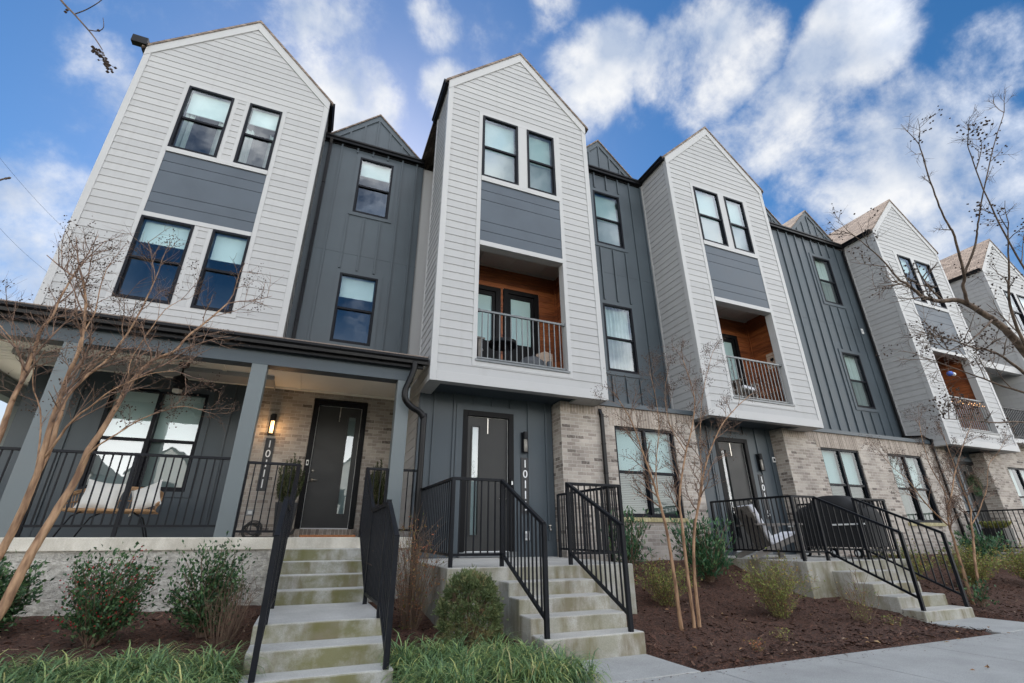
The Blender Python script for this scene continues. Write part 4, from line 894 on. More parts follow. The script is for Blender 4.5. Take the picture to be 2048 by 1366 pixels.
for xx, lb in ((-.205, 'left handrail of the mossy porch steps, next to the holly'), (.83, 'right handrail of the mossy porch steps, next to the bare orange shrub')):
    railing(lb, [((xx, 8.24, 1.13), (xx, 6.83, .385), .95), ((xx, 6.83, .40), (xx, 5.52, .40), .97), ((xx, 5.52, .40), (xx, 4.885, .055), .965)],
            [(xx, 8.24, fz, 1.13), (xx, 6.80, -.69, .44), (xx, 5.56, -.69, .44), (xx, 4.90, -.998, .06)])
railing('railing along the left and front of the balcony house stoop, above the round evergreen', [((1.77, 8.80, .845), (1.77, 6.35, .80), .94), ((1.77, 6.35, .80), (2.465, 6.35, .80), .94), ((2.465, 6.35, .80), (2.465, 5.06, .19), .93)],
        [(1.77, 6.35, -.285, .81), (2.465, 6.35, -.285, .81), (2.465, 5.06, -.905, .19)])
railing('railing with the corner box at the right of the balcony house stoop', [((3.49, 6.35, .80), (3.49, 5.06, .185), .93), ((3.49, 6.38, .80), (4.41, 6.38, .80), .94), ((4.41, 6.38, .80), (4.41, 8.36, .835), .94)],
        [(3.49, 6.35, -.285, .81), (3.49, 5.06, -.905, .185), (4.41, 6.38, -.285, .81), (4.41, 8.40, -.25, .84)])
railing('railing in front of the lounge chair and down to the sidewalk', [((8.20, 8.40, .80), (8.20, 6.46, .765), .94), ((8.20, 6.46, .765), (8.80, 6.46, .765), .94), ((8.80, 6.46, .765), (8.80, 5.14, .12), .93)],
        [(8.20, 6.46, -.325, .775), (8.80, 6.46, -.325, .775), (8.80, 5.14, -.972, .12), (8.20, 8.42, -.30, .81)])
railing('railing beside the covered grill, nearest the brick windows', [((9.92, 6.46, .765), (9.92, 5.14, .115), .93), ((9.92, 6.48, .765), (10.85, 6.48, .765), .94), ((10.85, 6.48, .765), (10.85, 8.4, .80), .94)],
        [(9.92, 6.46, -.325, .775), (9.92, 5.14, -.972, .115), (10.85, 6.48, -.325, .775), (10.85, 8.42, -.3, .81)])
railing('far railing before the two black planters', [((17.6, 8.4, .76), (17.6, 6.46, .74), .94), ((17.6, 6.46, .74), (18.65, 6.46, .74), .94)], [(17.6, 6.46, -.33, .75), (17.6, 8.4, -.31, .77)])
# ------------------------------------------------------------------ signs, lanterns, small fixtures
sign('1011.1', -.888, 2.0, .962, 10.85, 'black number sign reading 1011.1 on the porch brick wall')
sign('1011.3', 3.93, 1.58, .517, 8.87, 'black number sign reading 1011.3 beside the middle door')
sign('1011.5', 10.36, 1.535, .495, 8.87, 'black number sign reading 1011.5 above the lounge chair')
lantern(-.915, 2.49, 10.85, True, 'lit lantern glowing orange on the porch brick wall')
lantern(3.915, 2.09, 8.87, False, 'unlit lantern above the sign reading 1011.3')
lantern(10.40, 2.04, 8.87, False, 'unlit lantern above the sign reading 1011.5')
def fixture(name, label, cat, x, y, z, w, h, mat, inner=None, group=None):
    m = MB(); m.box(x-w/2, x+w/2, y-.035, y-.0005, z-h/2, z+h/2); o = m.build(name, mat, off=(x, y, z), bevel=.006); tag(o, label, cat, group)
    if inner: m = MB(); m.box(x-w*.28, x+w*.28, y-.039, y-.0355, z-h*.25, z+h*.25); m.build('cover', inner, o)
    return o
fixture('security_camera', 'small white camera box high on the entry wall beside the brick corner', 'camera', 10.93, 8.868, 1.93, .10, .13, M_whitep, M_black)
fixture('outlet_box', 'grey outlet box low on the porch brick wall by the cable coil', 'outlet', -1.0, 10.848, .56, .13, .11, M_greyp, M_whitep)
fixture('outlet_box', 'white outlet box low on the entry wall below the sign reading 1011.3', 'outlet', 3.94, 8.868, .12, .11, .16, M_whitep, M_greyp)
fixture('doorbell', 'pale doorbell on the door frame of the porch house', 'doorbell', -.125, 10.83, 1.545, .05, .11, M_whitep, M_black)
fixture('doorbell', 'dark doorbell with white button on the middle door frame', 'doorbell', 3.63, 8.84, 1.07, .055, .13, M_black, M_whitep)
fixture('wall_vent', 'small white vent high on the charcoal wall near the far downspout', 'vent', 16.87, 9.148, 6.67, .17, .19, M_whitep, M_greyp)
s = thing('garden_tap', 'metal garden tap low on the entry wall near the brick corner', 'tap', (4.42, 8.87, .25))
m = MB(); m.tube([(4.42, 8.87, .25), (4.42, 8.79, .25), (4.42, 8.76, .21)], .014, 8); m.build('spout', M_steel, s, smooth=True)
m = MB(); m.tube([(4.42, 8.80, .25), (4.42, 8.80, .30)], .008, 6); m.lathe((4.42, 8.80, .30), [(0, 0), (.035, 0), (.035, .012), (0, .012)], 10); m.build('tap_wheel', M_steel, s)
# ------------------------------------------------------------------ porch furniture
t = thing('loveseat', 'rattan loveseat with black hairpin legs on the porch', 'seat', (-2.8, 9.75, fz))
def hoop(z, f0, f1, r, d=0):
    """U shaped rattan rail running round the seat from arm to arm"""
    pts = []
    for k in range(25):
        a = math.pi*(k/24); x = -2.82-math.cos(a)*.62*f0; y = 9.45+d+math.sin(a)**.6*.62*f1; pts.append((x, y, z(k/24)))
    m.tube(pts, r, 7, True, .5)
m = MB(); hoop(lambda u: .60+.28*math.sin(math.pi*u)**.5, 1, 1, .022); hoop(lambda u: .585+.27*math.sin(math.pi*u)**.5, .97, .97, .016); hoop(lambda u: .49, .92, .86, .02); hoop(lambda u: .54+.13*math.sin(math.pi*u)**.5, .97, .94, .010)
m.tube([(-3.39, 9.40, .49), (-2.25, 9.40, .49)], .022, 7); m.build('rattan_frame', M_rope, t, smooth=True)
m = MB()
for k in range(1, 34):
    a = math.pi*k/34; c, s_ = math.cos(a), math.sin(a)
    m.tube([(-2.82-c*.57, 9.45+s_**.6*.53, .49), (-2.82-c*.61, 9.45+s_**.6*.60, .60+.28*s_**.5)], .006, 5)
m.build('rattan_spindles', M_rope, t)
m = MB(); m.box(-3.36, -2.28, 9.41, 9.98, .465, .485)
for k in range(18): m.box(-3.34+k*.06, -3.32+k*.06, 9.42, 9.97, .485, .495)
m.build('rattan_seat', M_rope, t)
for xx, yy, sx in ((-3.28, 9.46, -1), (-2.36, 9.46, 1), (-3.20, 9.95, -1), (-2.44, 9.95, 1)):
    m = MB(); m.tube([(xx+.14*-sx, yy, .465), (xx+.03*-sx, yy, .40), (xx+.06*sx, yy, .2), (xx+.10*sx, yy, fz)], .012, 7); m.build('leg', M_black, t, smooth=True)
def pillow(label, c, w, h, d, rz, tilt, mat, lean=0):
    m = MB(); n = 12; R = Matrix.Rotation(rz, 3, 'Z') @ Matrix.Rotation(tilt, 3, 'X') @ Matrix.Rotation(lean, 3, 'Y'); c = Vector(c); P = {}
    for sgn in (1, -1):
        for i in range(n+1):
            for j in range(n+1):
                u, v = i/n*2-1, j/n*2-1; b = max(0, (1-u**4)*(1-v**4))**.6; pin = 1+.10*(abs(u)*abs(v))**2-.05*(1-max(abs(u), abs(v)))
                q = R @ Vector((u*w/2*pin*(1-.06*(1-v*v)*abs(u)**3), sgn*d/2*b, v*h/2*pin*(1-.06*(1-u*u)*abs(v)**3))); P[sgn, i, j] = len(m.v); m.v.append(tuple(c+q))
        for i in range(n):
            for j in range(n):
                f = (P[sgn, i, j], P[sgn, i+1, j], P[sgn, i+1, j+1], P[sgn, i, j+1]); m.f.append(f if sgn < 0 else f[::-1]); m.t.append(.5)
    o = m.build('throw_pillow', mat, off=tuple(c), smooth=True); tag(o, label, 'pillow', 'white pillows on the loveseat'); return o
pillow('large white pillow upright at the left of the loveseat', (-3.0, 9.62, .71), .50, .44, .15, .08, -.30, M_cush, .10)
pillow('tilted white pillow leaning in the right corner of the loveseat', (-2.42, 9.62, .70), .44, .42, .15, -.45, -.30, M_cush, -.42)
t = thing('ceiling_fan', 'black ceiling fan with short rod under the porch ceiling', 'fan', (-2.47, 9.85, 3.05))
m = MB(); m.lathe((-2.47, 9.85, 2.98), [(0, .11), (.085, .11), (.085, .03), (.03, 0)], 20); m.build('canopy_cap', M_black, t, smooth=False)
m = MB(); m.tube([(-2.47, 9.85, 2.99), (-2.47, 9.85, 2.82)], .016, 10); m.build('rod', M_black, t)
m = MB(); m.lathe((-2.47, 9.85, 2.60), [(0, .23), (.06, .23), (.115, .19), (.12, .06), (.085, .02), (.085, -.03), (0, -.03)], 22); m.build('motor', M_black, t)
m = MB(); m.lathe((-2.47, 9.85, 2.50), [(.08, .07), (.075, .02), (0, 0)], 18); m.build('lamp_bowl', M_bulb_g, t, smooth=True)
for k in range(3):
    a = 2.15+k*2*math.pi/3; d = Vector((math.cos(a), math.sin(a), 0)); e = Vector((-d.y, d.x, .12)).normalized()
    m = MB(); m.obox(Vector((-2.47, 9.85, 2.66))+d*.40, d*.29, e*.06, d.cross(e)*.004); m.obox(Vector((-2.47, 9.85, 2.665))+d*.13, d*.05, e*.02, d.cross(e)*.006); m.build('fan_blade', M_black, t)
m = MB(); m.box(-.05, .86, 9.30, 10.05, fz, fz+.05); tag(m.build('doormat', M_mat, off=(.4, 10, fz), bevel=.008), 'rust brown coir mat before the porch door', 'doormat')
t = thing('cable_coil', 'black coiled cable lying on the porch by the left planter', 'cable', (-.8, 10.1, fz)); m = MB()
rg = random.Random(8)
for k in range(7):
    c = Vector((-.86+rg.uniform(-.05, .12), 10.05+rg.uniform(-.08, .08), .22+rg.uniform(-.03, .06))); r = rg.uniform(.10, .15); tl = rg.uniform(-.5, .5)
    m.tube([c+Vector((math.cos(a)*r, math.sin(a)*r*.3*tl, math.sin(a)*r*.85)) for a in [i*math.pi/9 for i in range(19)]], .011, 6)
m.tube([(-.75, 10.05, .11), (-.55, 9.7, .105), (-.30, 9.45, .11), (-.16, 9.3, .16), (-.13, 9.2, .24), (-.18, 9.15, .17), (-.24, 9.2, .105)], .012, 6); m.build('cable_loops', M_cable, t, smooth=True)
# ------------------------------------------------------------------ things on the stoops and balconies
def armchair(label, loc, rz, group=None):
    """low grey slatted armchair with pale seat and back cushions"""
    x, y, z = loc; t = thing('lounge_chair', label, 'chair', loc, group); t.rotation_euler[2] = 0
    R = Matrix.Rotation(rz, 3, 'Z')
    def T(p): return Vector(loc)+R @ Vector(p)
    def ob(m, c, h, tx=0):
        Q = R @ Matrix.Rotation(tx, 3, 'X'); m.obox(T(c), Q @ Vector((h[0], 0, 0)), Q @ Vector((0, h[1], 0)), Q @ Vector((0, 0, h[2])))
    for sx in (-1, 1):
        m = MB(); ob(m, (sx*.36, -.30, .30), (.035, .045, .30)); m.build('front_leg', M_wgrey, t, bevel=.004)
        m = MB(); ob(m, (sx*.36, .06, .615), (.05, .46, .018)); m.build('armrest', M_wgrey, t, bevel=.004)
        m = MB(); ob(m, (sx*.30, .16, .22), (.022, .56, .05), -.36); m.build('side_rail', M_wgrey, t, bevel=.004)
    m = MB()
    for k in range(6): ob(m, (0, -.36+k*.11, .38-k*.035), (.32, .045, .012), -.3)
    m.build('seat_slats', M_wgrey, t)
    m = MB()
    for k in range(5): ob(m, (-.24+k*.12, .40, .58), (.05, .012, .42), -.42)
    ob(m, (0, .50, .80), (.33, .02, .04), -.42); m.build('back_slats', M_wgrey, t)
    m = MB(); ob(m, (0, -.10, .36), (.29, .32, .05), -.30); m.build('seat_cushion', M_cushb, t, bevel=.03)
    m = MB(); ob(m, (0, .33, .62), (.28, .05, .40), -.42); m.build('back_cushion', M_cushb, t, bevel=.03)
    return t
armchair('grey slatted lounge chair with pale cushions behind the stoop railing', (8.72, 7.45, -.31), 1.25)
# covered grill
t = thing('grill', 'wide grill under a black fabric cover on the stoop', 'grill', (10.35, 7.45, -.31))
prof = [(-.95, .20), (-.97, .75), (-.93, .98), (-.62, 1.03), (-.55, 1.16), (-.25, 1.22), (.10, 1.20), (.22, 1.14), (.30, 1.02), (.66, 1.0), (.72, .74), (.70, .20)]
m = MB(); gx, gy, gz = 10.38, 7.36, -.31; R = Matrix.Rotation(math.pi/2, 3, 'Z'); ns = 9; idx = {}
rg = random.Random(3)
for j in range(ns+1):
    v = j/ns*2-1; sh = 1-.10*abs(v)**3
    for i, (px, pz) in enumerate(prof):
        top = 1-.16*max(0, abs(v)-.6)/.4 if pz > .5 else 1
        q = R @ Vector((px*.98*sh+rg.uniform(-.012, .012), v*.32*(1+.05*(1-pz))+rg.uniform(-.014, .014), pz*top+rg.uniform(-.010, .010))); idx[i, j] = len(m.v); m.v.append((gx+q.x, gy+q.y, gz+q.z))
for j in range(ns):
    for i in range(len(prof)-1): m.f.append((idx[i, j], idx[i+1, j], idx[i+1, j+1], idx[i, j+1])); m.t.append(.5)
for j in (0, ns): m.f.append(tuple(idx[i, j] for i in range(len(prof)))); m.t.append(.5)
o = m.build('grill_cover', M_cover, t, smooth=True); sb = o.modifiers.new('soft', 'SUBSURF'); sb.levels = 1; sb.render_levels = 2
m = MB(); m.box(gx-.385, gx-.36, gy-.94, gy-.28, gz+.60, gz+.63); m.box(gx-.36, gx-.335, gy+.56, gy+.76, gz+.60, gz+.63); m.build('cover_strap', M_whitep, t)
for yy in (gy-.6, gy-.1, gy+.5):
    m = MB(); m.tube([(gx-.29, yy, gz+.085), (gx-.25, yy, gz+.085)], .085, 18); w = m.build('wheel', M_black, t); m = MB(); m.tube([(gx-.298, yy, gz+.085), (gx-.292, yy, gz+.085)], .05, 14); m.build('hub', M_whitep, w)
m = MB()
for yy in (gy-.75, gy+.60):
    for xx in (gx-.22, gx+.22): m.box(xx-.02, xx+.02, yy-.02, yy+.02, gz+.02, gz+.35)
m.box(gx-.24, gx+.24, gy-.77, gy+.62, gz+.14, gz+.17); m.build('cart_frame', M_galv, t)
# balcony of the house ending in 3
zb2 = 3.20
t = thing('round_table', 'black round side table on the furnished balcony', 'table', (3.30, 8.48, zb2)); m = MB(); m.lathe((3.30, 8.48, zb2+.58), [(0, 0), (.29, 0), (.30, .012), (.30, .075), (.285, .075), (.285, .03), (0, .03)], 28); m.build('table_top', M_black, t)
for k in range(4):
    a = k*math.pi/2+.5; m = MB(); m.tube([(3.30+.12*math.cos(a), 8.48+.12*math.sin(a), zb2+.58), (3.30+.22*math.cos(a), 8.48+.22*math.sin(a), zb2)], .012, 6); m.build('leg', M_black, t)
m = MB(); c0 = Vector((3.98, 8.50, zb2)); n = 14; rg = random.Random(4); idx = {}
for i in range(n+1):
    for j in range(n):
        a = 2*math.pi*j/n; u = i/n*math.pi/2; r = .34*math.sin(u+.03)+rg.uniform(-.018, .018); idx[i, j] = len(m.v); m.v.append((c0.x+r*math.cos(a), c0.y+.7*r*math.sin(a), c0.z+.44*math.cos(u)**.7+rg.uniform(-.02, .02)))
for i in range(n):
    for j in range(n): m.f.append((idx[i, j], idx[i+1, j], idx[i+1, (j+1) % n], idx[i, (j+1) % n])); m.t.append(.5)
o = m.build('cloth_bundle', M_cloth, off=tuple(c0), smooth=True); tag(o, 'dark grey bundle of cloth on the furnished balcony floor', 'bundle')
m = MB(); m.obox((4.33, 8.62, zb2+.30), (.12, .05, 0), (-.05, .12, 0), (0, 0, .30)); o = m.build('cardboard_box', M_kraft, off=(4.33, 8.62, zb2), bevel=.005); tag(o, 'pale cardboard box in the corner of the furnished balcony', 'box')
m = MB(); m.tube([(4.33, 8.40, zb2), (4.33, 8.40, zb2+.34)], .05, 14)
o = m.build('storage_can', M_span, off=(4.33, 8.40, zb2)); tag(o, 'slate blue can beside the cardboard box on the balcony', 'can')
armchair('wooden chair at the left edge of the furnished balcony', (2.40, 8.66, zb2), 1.7)
armchair('pale cushioned chair on the cedar balcony above the lounge chair', (9.95, 8.72, zb2-.05), .2)
m = MB(); m.box(11.42-.012, 11.42, 8.42, 8.76, 4.42, 4.86); o = m.build('wall_picture', M_kraft, off=(11.41, 8.6, 4.6)); tag(o, 'pale square picture with a dark heart on the cedar wall', 'picture')
m = MB()
hp = [(0, -.07), (.06, 0), (.045, .045), (.015, .05), (0, .03), (-.015, .05), (-.045, .045), (-.06, 0)]
m.prism([(8.60+a, 4.66+b) for a, b in hp], 'x', 11.402, 11.407); m.build('heart_mark', M_black, o)
# fairy lights and toy on the far balcony
t = thing('fairy_lights', 'string of tiny orange lights wound along the far balcony rail', 'lights', (18.2, 8.05, 4.1)); m = MB(); bl = MB(); rg = random.Random(2); pts = []
for k in range(41):
    x = 18.2+k*.0495; z = 4.14-.10*abs(math.sin(k*.55)); pts.append((x, 8.035, z)); bl.octa((x, 8.03, z-.02), .014) if k % 2 == 0 else None
for k in range(14): z = 4.1-k*.06; pts.insert(0, (18.2+.03*math.sin(k), 8.035, z)); bl.octa((18.2+.03*math.sin(k), 8.03, z), .012) if k % 2 else None
m.tube(pts, .003, 4); m.build('wire', M_cable, t); bl.build('bulbs', M_fairy, t)
t = thing('hanging_ornament', 'small blue and white ornament hanging in the far balcony opening', 'ornament', (18.95, 8.1, 5.5)); m = MB(); m.tube([(18.95, 8.1, 5.70), (18.98, 8.1, 5.15)], .003, 4); m.build('cord', M_cable, t)
m = MB(); m.lathe((18.98, 8.1, 4.98), [(0, .17), (.07, .14), (.10, .08), (.07, .02), (0, 0)], 12); m.build('blue_body', M_blue, t, smooth=True); m = MB(); m.lathe((19.05, 8.04, 4.96), [(0, .14), (.05, .11), (.06, .06), (.04, .02), (0, 0)], 10); m.build('white_body', M_whitep, t, smooth=True)
# power lines in the sky on the left
for k, (a, b) in enumerate((((-60, 240), (150, 478)), ((-60, 388), (110, 556)))):
    p, q = ray(*a)*46, ray(*b)*60; m = MB(); m.tube([p+(q-p)*i/10-Vector((0, 0, .5*math.sin(math.pi*i/10))) for i in range(11)], .012, 4)
    o = m.build('power_line', M_cable, off=tuple(p)); tag(o, ['thin wire crossing the sky, upper one left of the porch house', 'thin wire crossing the sky, lower one just above the porch roof'][k], 'wire', 'overhead wires')

# ------------------------------------------------------------------ planting
R_ = random.Random(11)
def rv(rg, s=1.): return Vector((rg.gauss(0, s), rg.gauss(0, s), rg.gauss(0, s)))
def leaf(mb, p, d, nrm, L, w, fold=.25, tint=None, rg=R_):
    d = d.normalized(); s = d.cross(nrm); s = s.normalized() if s.length > 1e-5 else d.orthogonal().normalized(); n = s.cross(d)
    q = p+d*L*.45; mb.face([p, q+s*w/2+n*w*fold, p+d*L, q-s*w/2+n*w*fold], rg.random() if tint is None else tint)
def smooth_path(pts, sub=4):
    P = [pts[0]]+list(pts)+[pts[-1]]; out = []
    for i in range(1, len(P)-2):
        a, b, c, d = P[i-1], P[i], P[i+1], P[i+2]
        for k in range(sub):
            t = k/sub; out.append(.5*((2*b)+(c-a)*t+(2*a-5*b+4*c-d)*t*t+(3*b-a-3*c+d)*t*t*t))
    out.append(P[-2]); return out
def twig(mb, seeds, p, d, L, r, lev, rg, up=.25, fork=(3, 5), seedp=.0, spread=.75):
    n = 4 if lev > 0 else 3; pts = [p.copy()]; d = d.normalized(); q = p.copy()
    for k in range(n):
        d = (d+rv(rg, .13)+Vector((0, 0, up*.18))).normalized(); q = q+d*(L/n); pts.append(q.copy())
    mb.tube(pts, [r*(1-.62*k/n) for k in range(n+1)], 5 if r > .008 else (4 if r > .003 else 3), False)
    if lev > 0:
        for c in range(rg.randint(*fork)):
            t = .25+.72*(c+rg.random())/fork[1]; t = min(.98, t); i = min(n-1, int(t*n)); b = pts[i].lerp(pts[i+1], t*n-i)
            dd = (pts[i+1]-pts[i]).normalized(); sd = rv(rg).cross(dd).normalized()
            twig(mb, seeds, b, dd*(1-spread*.5)+sd*spread+Vector((0, 0, up)), L*rg.uniform(.38, .68), max(.0011, r*.5), lev-1, rg, up, fork, seedp, spread)
    elif seeds is not None and rg.random() < seedp:
        for k in range(rg.randint(5, 13)):
            o = q-d*rg.uniform(-.03, .10)+rv(rg, .022); seeds.octa(o, rg.uniform(.0045, .0085)); 
def px_path(pp, y0, y1):
    n = len(pp); return [at_y(a, b, y0+(y1-y0)*i/(n-1)) for i, (a, b) in enumerate(pp)]
def crape(name, label, base, stems, rg, bark, twm, seedp=.3, lev=2, dens=1., group='bare winter trees', tl=1., sub_r=.45, up=.22, ls=1., rk=.68):
    """stems: (points, r0, r1, first fraction that carries side branches, number of side branches, mean length)"""
    t = thing(name, label, 'tree', base, group); tr = MB(); br = MB(); sd_ = MB()
    for pts, r0, r1, f0, nb, ln in stems:
        P = smooth_path(pts, 5); n = len(P)
        P = [p+rv(rg, .0012) if 0 < i < n-1 else p for i, p in enumerate(P)]
        tr.tube(P, [rk*(r0+(r1-r0)*(i/(n-1))**.8)*(1+rg.uniform(-.015, .015)) for i in range(n)], 9 if r0 > .02 else 6)
        for k in range(int(nb*dens)):
            f = f0+(1-f0)*(k+rg.random())/(nb*dens); i = min(n-2, int(f*(n-1))); p = P[i].lerp(P[i+1], f*(n-1)-i); d = (P[i+1]-P[i]).normalized()
            s = rv(rg).cross(d).normalized(); rr = (r0+(r1-r0)*f**.8)
            twig(br, sd_, p, d*.75+s*.7+Vector((0, 0, up)), ls*ln*rg.uniform(.55, 1.25)*(1.1-.35*f), min(.011, max(.0032, rr*sub_r)), lev, rg, up, (3, 5), seedp)
        d = (P[-1]-P[-2]).normalized()
        for k in range(2): twig(br, sd_, P[-1], d+rv(rg, .2), ln*.8, max(.003, r1*.8), lev, rg, up, (3, 5), seedp)
    tr.build('trunk', bark, t, smooth=True); br.build('branches', twm, t)
    if sd_.f: sd_.build('seed_heads', M_seed, t, kind='stuff')
    return t
# left crape myrtle, trunks leaving the bed just outside the frame
rg = random.Random(21); yb = 5.0
base = at_y(-75, 1345, 4.9)
def L_(pp, y0, y1): return px_path(pp, y0, y1)
stems = [
 ([Vector((base.x, 4.9, ZG+.03))]+L_([(-40, 1275), (0, 1225), (55, 1120), (95, 1052), (150, 962), (178, 900), (204, 861), (237, 806), (259, 769), (279, 745), (308, 719), (351, 701), (373, 675), (417, 640), (455, 607)], 4.9, 5.35), .060, .010, .50, 20, .62),
 ([Vector((base.x-.08, 5.0, ZG+.03))]+L_([(-75, 1215), (-30, 1150), (5, 1100), (40, 1030), (72, 955), (88, 900), (105, 839), (119, 798), (140, 741), (160, 697), (169, 644), (171, 600), (166, 560)], 4.95, 4.75), .052, .012, .50, 15, .60),
 (L_([(76, 945), (99, 900), (123, 820), (136, 791), (171, 754), (209, 725), (233, 697), (264, 653), (292, 600), (310, 560)], 4.9, 5.3), .030, .008, .25, 17, .60),
 (L_([(80, 925), (101, 900), (140, 846), (193, 804), (225, 780), (300, 748), (350, 742)], 4.9, 4.55), .017, .005, .2, 12, .45),
 (L_([(165, 930), (185, 900), (233, 868), (272, 844), (307, 828), (360, 813), (396, 818)], 4.97, 4.7), .014, .004, .3, 8, .35),
 ([Vector((base.x-.45, 5.15, ZG+.03))]+L_([(-90, 1060), (-45, 960), (0, 872), (24, 802), (44, 762), (64, 712), (83, 659), (105, 633), (119, 600), (150, 545)], 5.0, 5.2), .045, .009, .45, 17, .60),
 (L_([(28, 800), (45, 735), (30, 690), (8, 660), (-20, 630)], 5.05, 5.3), .015, .005, .2, 9, .5),
 (L_([(150, 720), (165, 670), (190, 625), (200, 575), (215, 535)], 4.8, 5.0), .012, .005, .1, 9, .42),
 (L_([(255, 775), (262, 720), (300, 660), (330, 620), (362, 600)], 5.2, 5.4), .011, .004, .1, 9, .40),
 (L_([(62, 980), (78, 900), (80, 820), (66, 770), (70, 700)], 5.0, 5.3), .014, .005, .3, 8, .45)]
crape('crape_myrtle', 'leafless tree with tan trunks at the left in front of the porch', (base.x, 4.9, ZG), stems, rg, M_bark, M_twig, .22, 2, .54, ls=.9)
# slender three-trunk crape myrtle between the stoops
rg = random.Random(33)
stems = [(L_([(1365, 1262), (1362, 1252), (1348, 1149), (1333, 1059), (1316, 994), (1299, 943), (1281, 891), (1262, 840), (1238, 800)], 5.6, 5.3), .046, .007, .45, 13, .42),
 (L_([(1391, 1264), (1389, 1254), (1371, 1114), (1365, 1054), (1359, 994), (1371, 909), (1385, 850), (1388, 790), (1366, 720)], 5.6, 5.5), .042, .007, .42, 14, .42),
 (L_([(1400, 1264), (1399, 1252), (1389, 1145), (1389, 1059), (1401, 994), (1410, 934), (1438, 860), (1468, 820), (1500, 790)], 5.6, 5.35), .042, .007, .42, 14, .42),
 (L_([(1389, 1050), (1402, 960), (1400, 880), (1404, 800), (1416, 740), (1425, 705)], 5.55, 5.6), .016, .004, .2, 9, .34),
 (L_([(1317, 1000), (1312, 930), (1318, 860), (1312, 800), (1300, 745)], 5.5, 5.4), .014, .004, .25, 8, .34),
 (L_([(1372, 905), (1340, 850), (1330, 790), (1336, 740)], 5.5, 5.4), .011, .004, .2, 7, .3)]
crape('crape_myrtle', 'slender leafless tree with three pale trunks between the two stoops', (4.8, 5.6, -1.05), stems, rg, M_bark, M_twig, .36, 2, 1.25, ls=1.12)
# tree at the right beyond the second stoop
rg = random.Random(41)
stems = [(L_([(1950, 1215), (1941, 1195), (1926, 1140), (1913, 1100), (1907, 1076), (1898, 1050), (1897, 1020), (1904, 983), (1911, 940), (1928, 886), (1942, 850)], 5.6, 5.2), .046, .007, .45, 14, .42),
 (L_([(1898, 1052), (1867, 1023), (1841, 994), (1814, 958), (1788, 937), (1768, 915)], 5.5, 5.2), .022, .005, .25, 11, .42),
 (L_([(1900, 1030), (1890, 985), (1862, 935), (1845, 880), (1838, 840)], 5.5, 5.6), .018, .005, .25, 11, .4),
 (L_([(1972, 1210), (1964, 1195), (1951, 1130), (1946, 1071), (1942, 1044), (1941, 1018), (1928, 983), (1914, 948), (1907, 927), (1890, 880)], 5.7, 5.4), .042, .007, .45, 13, .42),
 (L_([(1944, 1048), (1957, 1025), (1966, 1000), (1974, 974), (1978, 930), (1996, 905), (2010, 880)], 5.6, 5.2), .018, .004, .3, 9, .36)]
crape('crape_myrtle', 'leafless tree with two reddish trunks beyond the far handrail', (10.5, 5.6, -1.05), stems, rg, M_bark, M_twig, .34, 2, 1.25, ls=1.05)
# street tree just out of frame on the right; its limbs hang into the view
rg = random.Random(57)
def Q(pp, t0, t1): n = len(pp); return [ray(a, b)*(t0+(t1-t0)*i/(n-1)) for i, (a, b) in enumerate(pp)]
tb = ray(2200, 900)*3.5; tb = Vector((tb.x, tb.y, ZG-.02))
stems = [([tb, tb+Vector((-.02, .02, .9))]+Q([(2160, 860), (2090, 760), (2030, 680), (1999, 649), (1969, 628), (1937, 609), (1911, 600), (1876, 602), (1846, 593), (1830, 581), (1812, 567), (1795, 556), (1765, 520), (1722, 482)], 3.5, 3.3), .052, .004, .55, 14, .30),
 (Q([(1935, 607), (1927, 573), (1928, 549), (1918, 507), (1906, 466), (1891, 440), (1870, 390), (1848, 320), (1838, 288)], 3.4, 3.1), .0165, .004, .5, 4, .22),
 (Q([(1928, 549), (1944, 510), (1953, 475), (1957, 440), (1966, 390), (1985, 300), (2008, 225)], 3.4, 3.2), .012, .003, .5, 3, .2),
 (Q([(2110, 800), (2040, 740), (1990, 705), (1945, 695), (1900, 678), (1870, 672)], 3.45, 3.1), .018, .004, .3, 10, .3),
 (Q([(2130, 830), (2060, 790), (2000, 770), (1960, 755), (1905, 735), (1865, 720)], 3.45, 3.6), .016, .004, .3, 10, .3),
 (Q([(2090, 760), (2050, 690), (2020, 610), (2018, 540), (2016, 460)], 3.45, 3.3), .020, .005, .3, 6, .26),
 (Q([(2120, 700), (2060, 560), (2000, 450), (1960, 360), (1935, 290)], 3.0, 2.8), .010, .003, .3, 4, .2),
 (Q([(2100, 870), (2050, 845), (1985, 845), (1940, 840), (1890, 838)], 3.45, 3.1), .012, .003, .3, 8, .25),
 (Q([(1984, 640), (1960, 665), (1930, 690), (1900, 700), (1880, 690)], 3.4, 3.1), .010, .003, .2, 8, .22)]
crape('street_tree', 'bare limbs of a street tree reaching in from the right edge', tuple(tb), stems, rg, M_bark2, M_bark2, .08, 2, .75, rk=.72, tl=.6, sub_r=.4, up=.06)
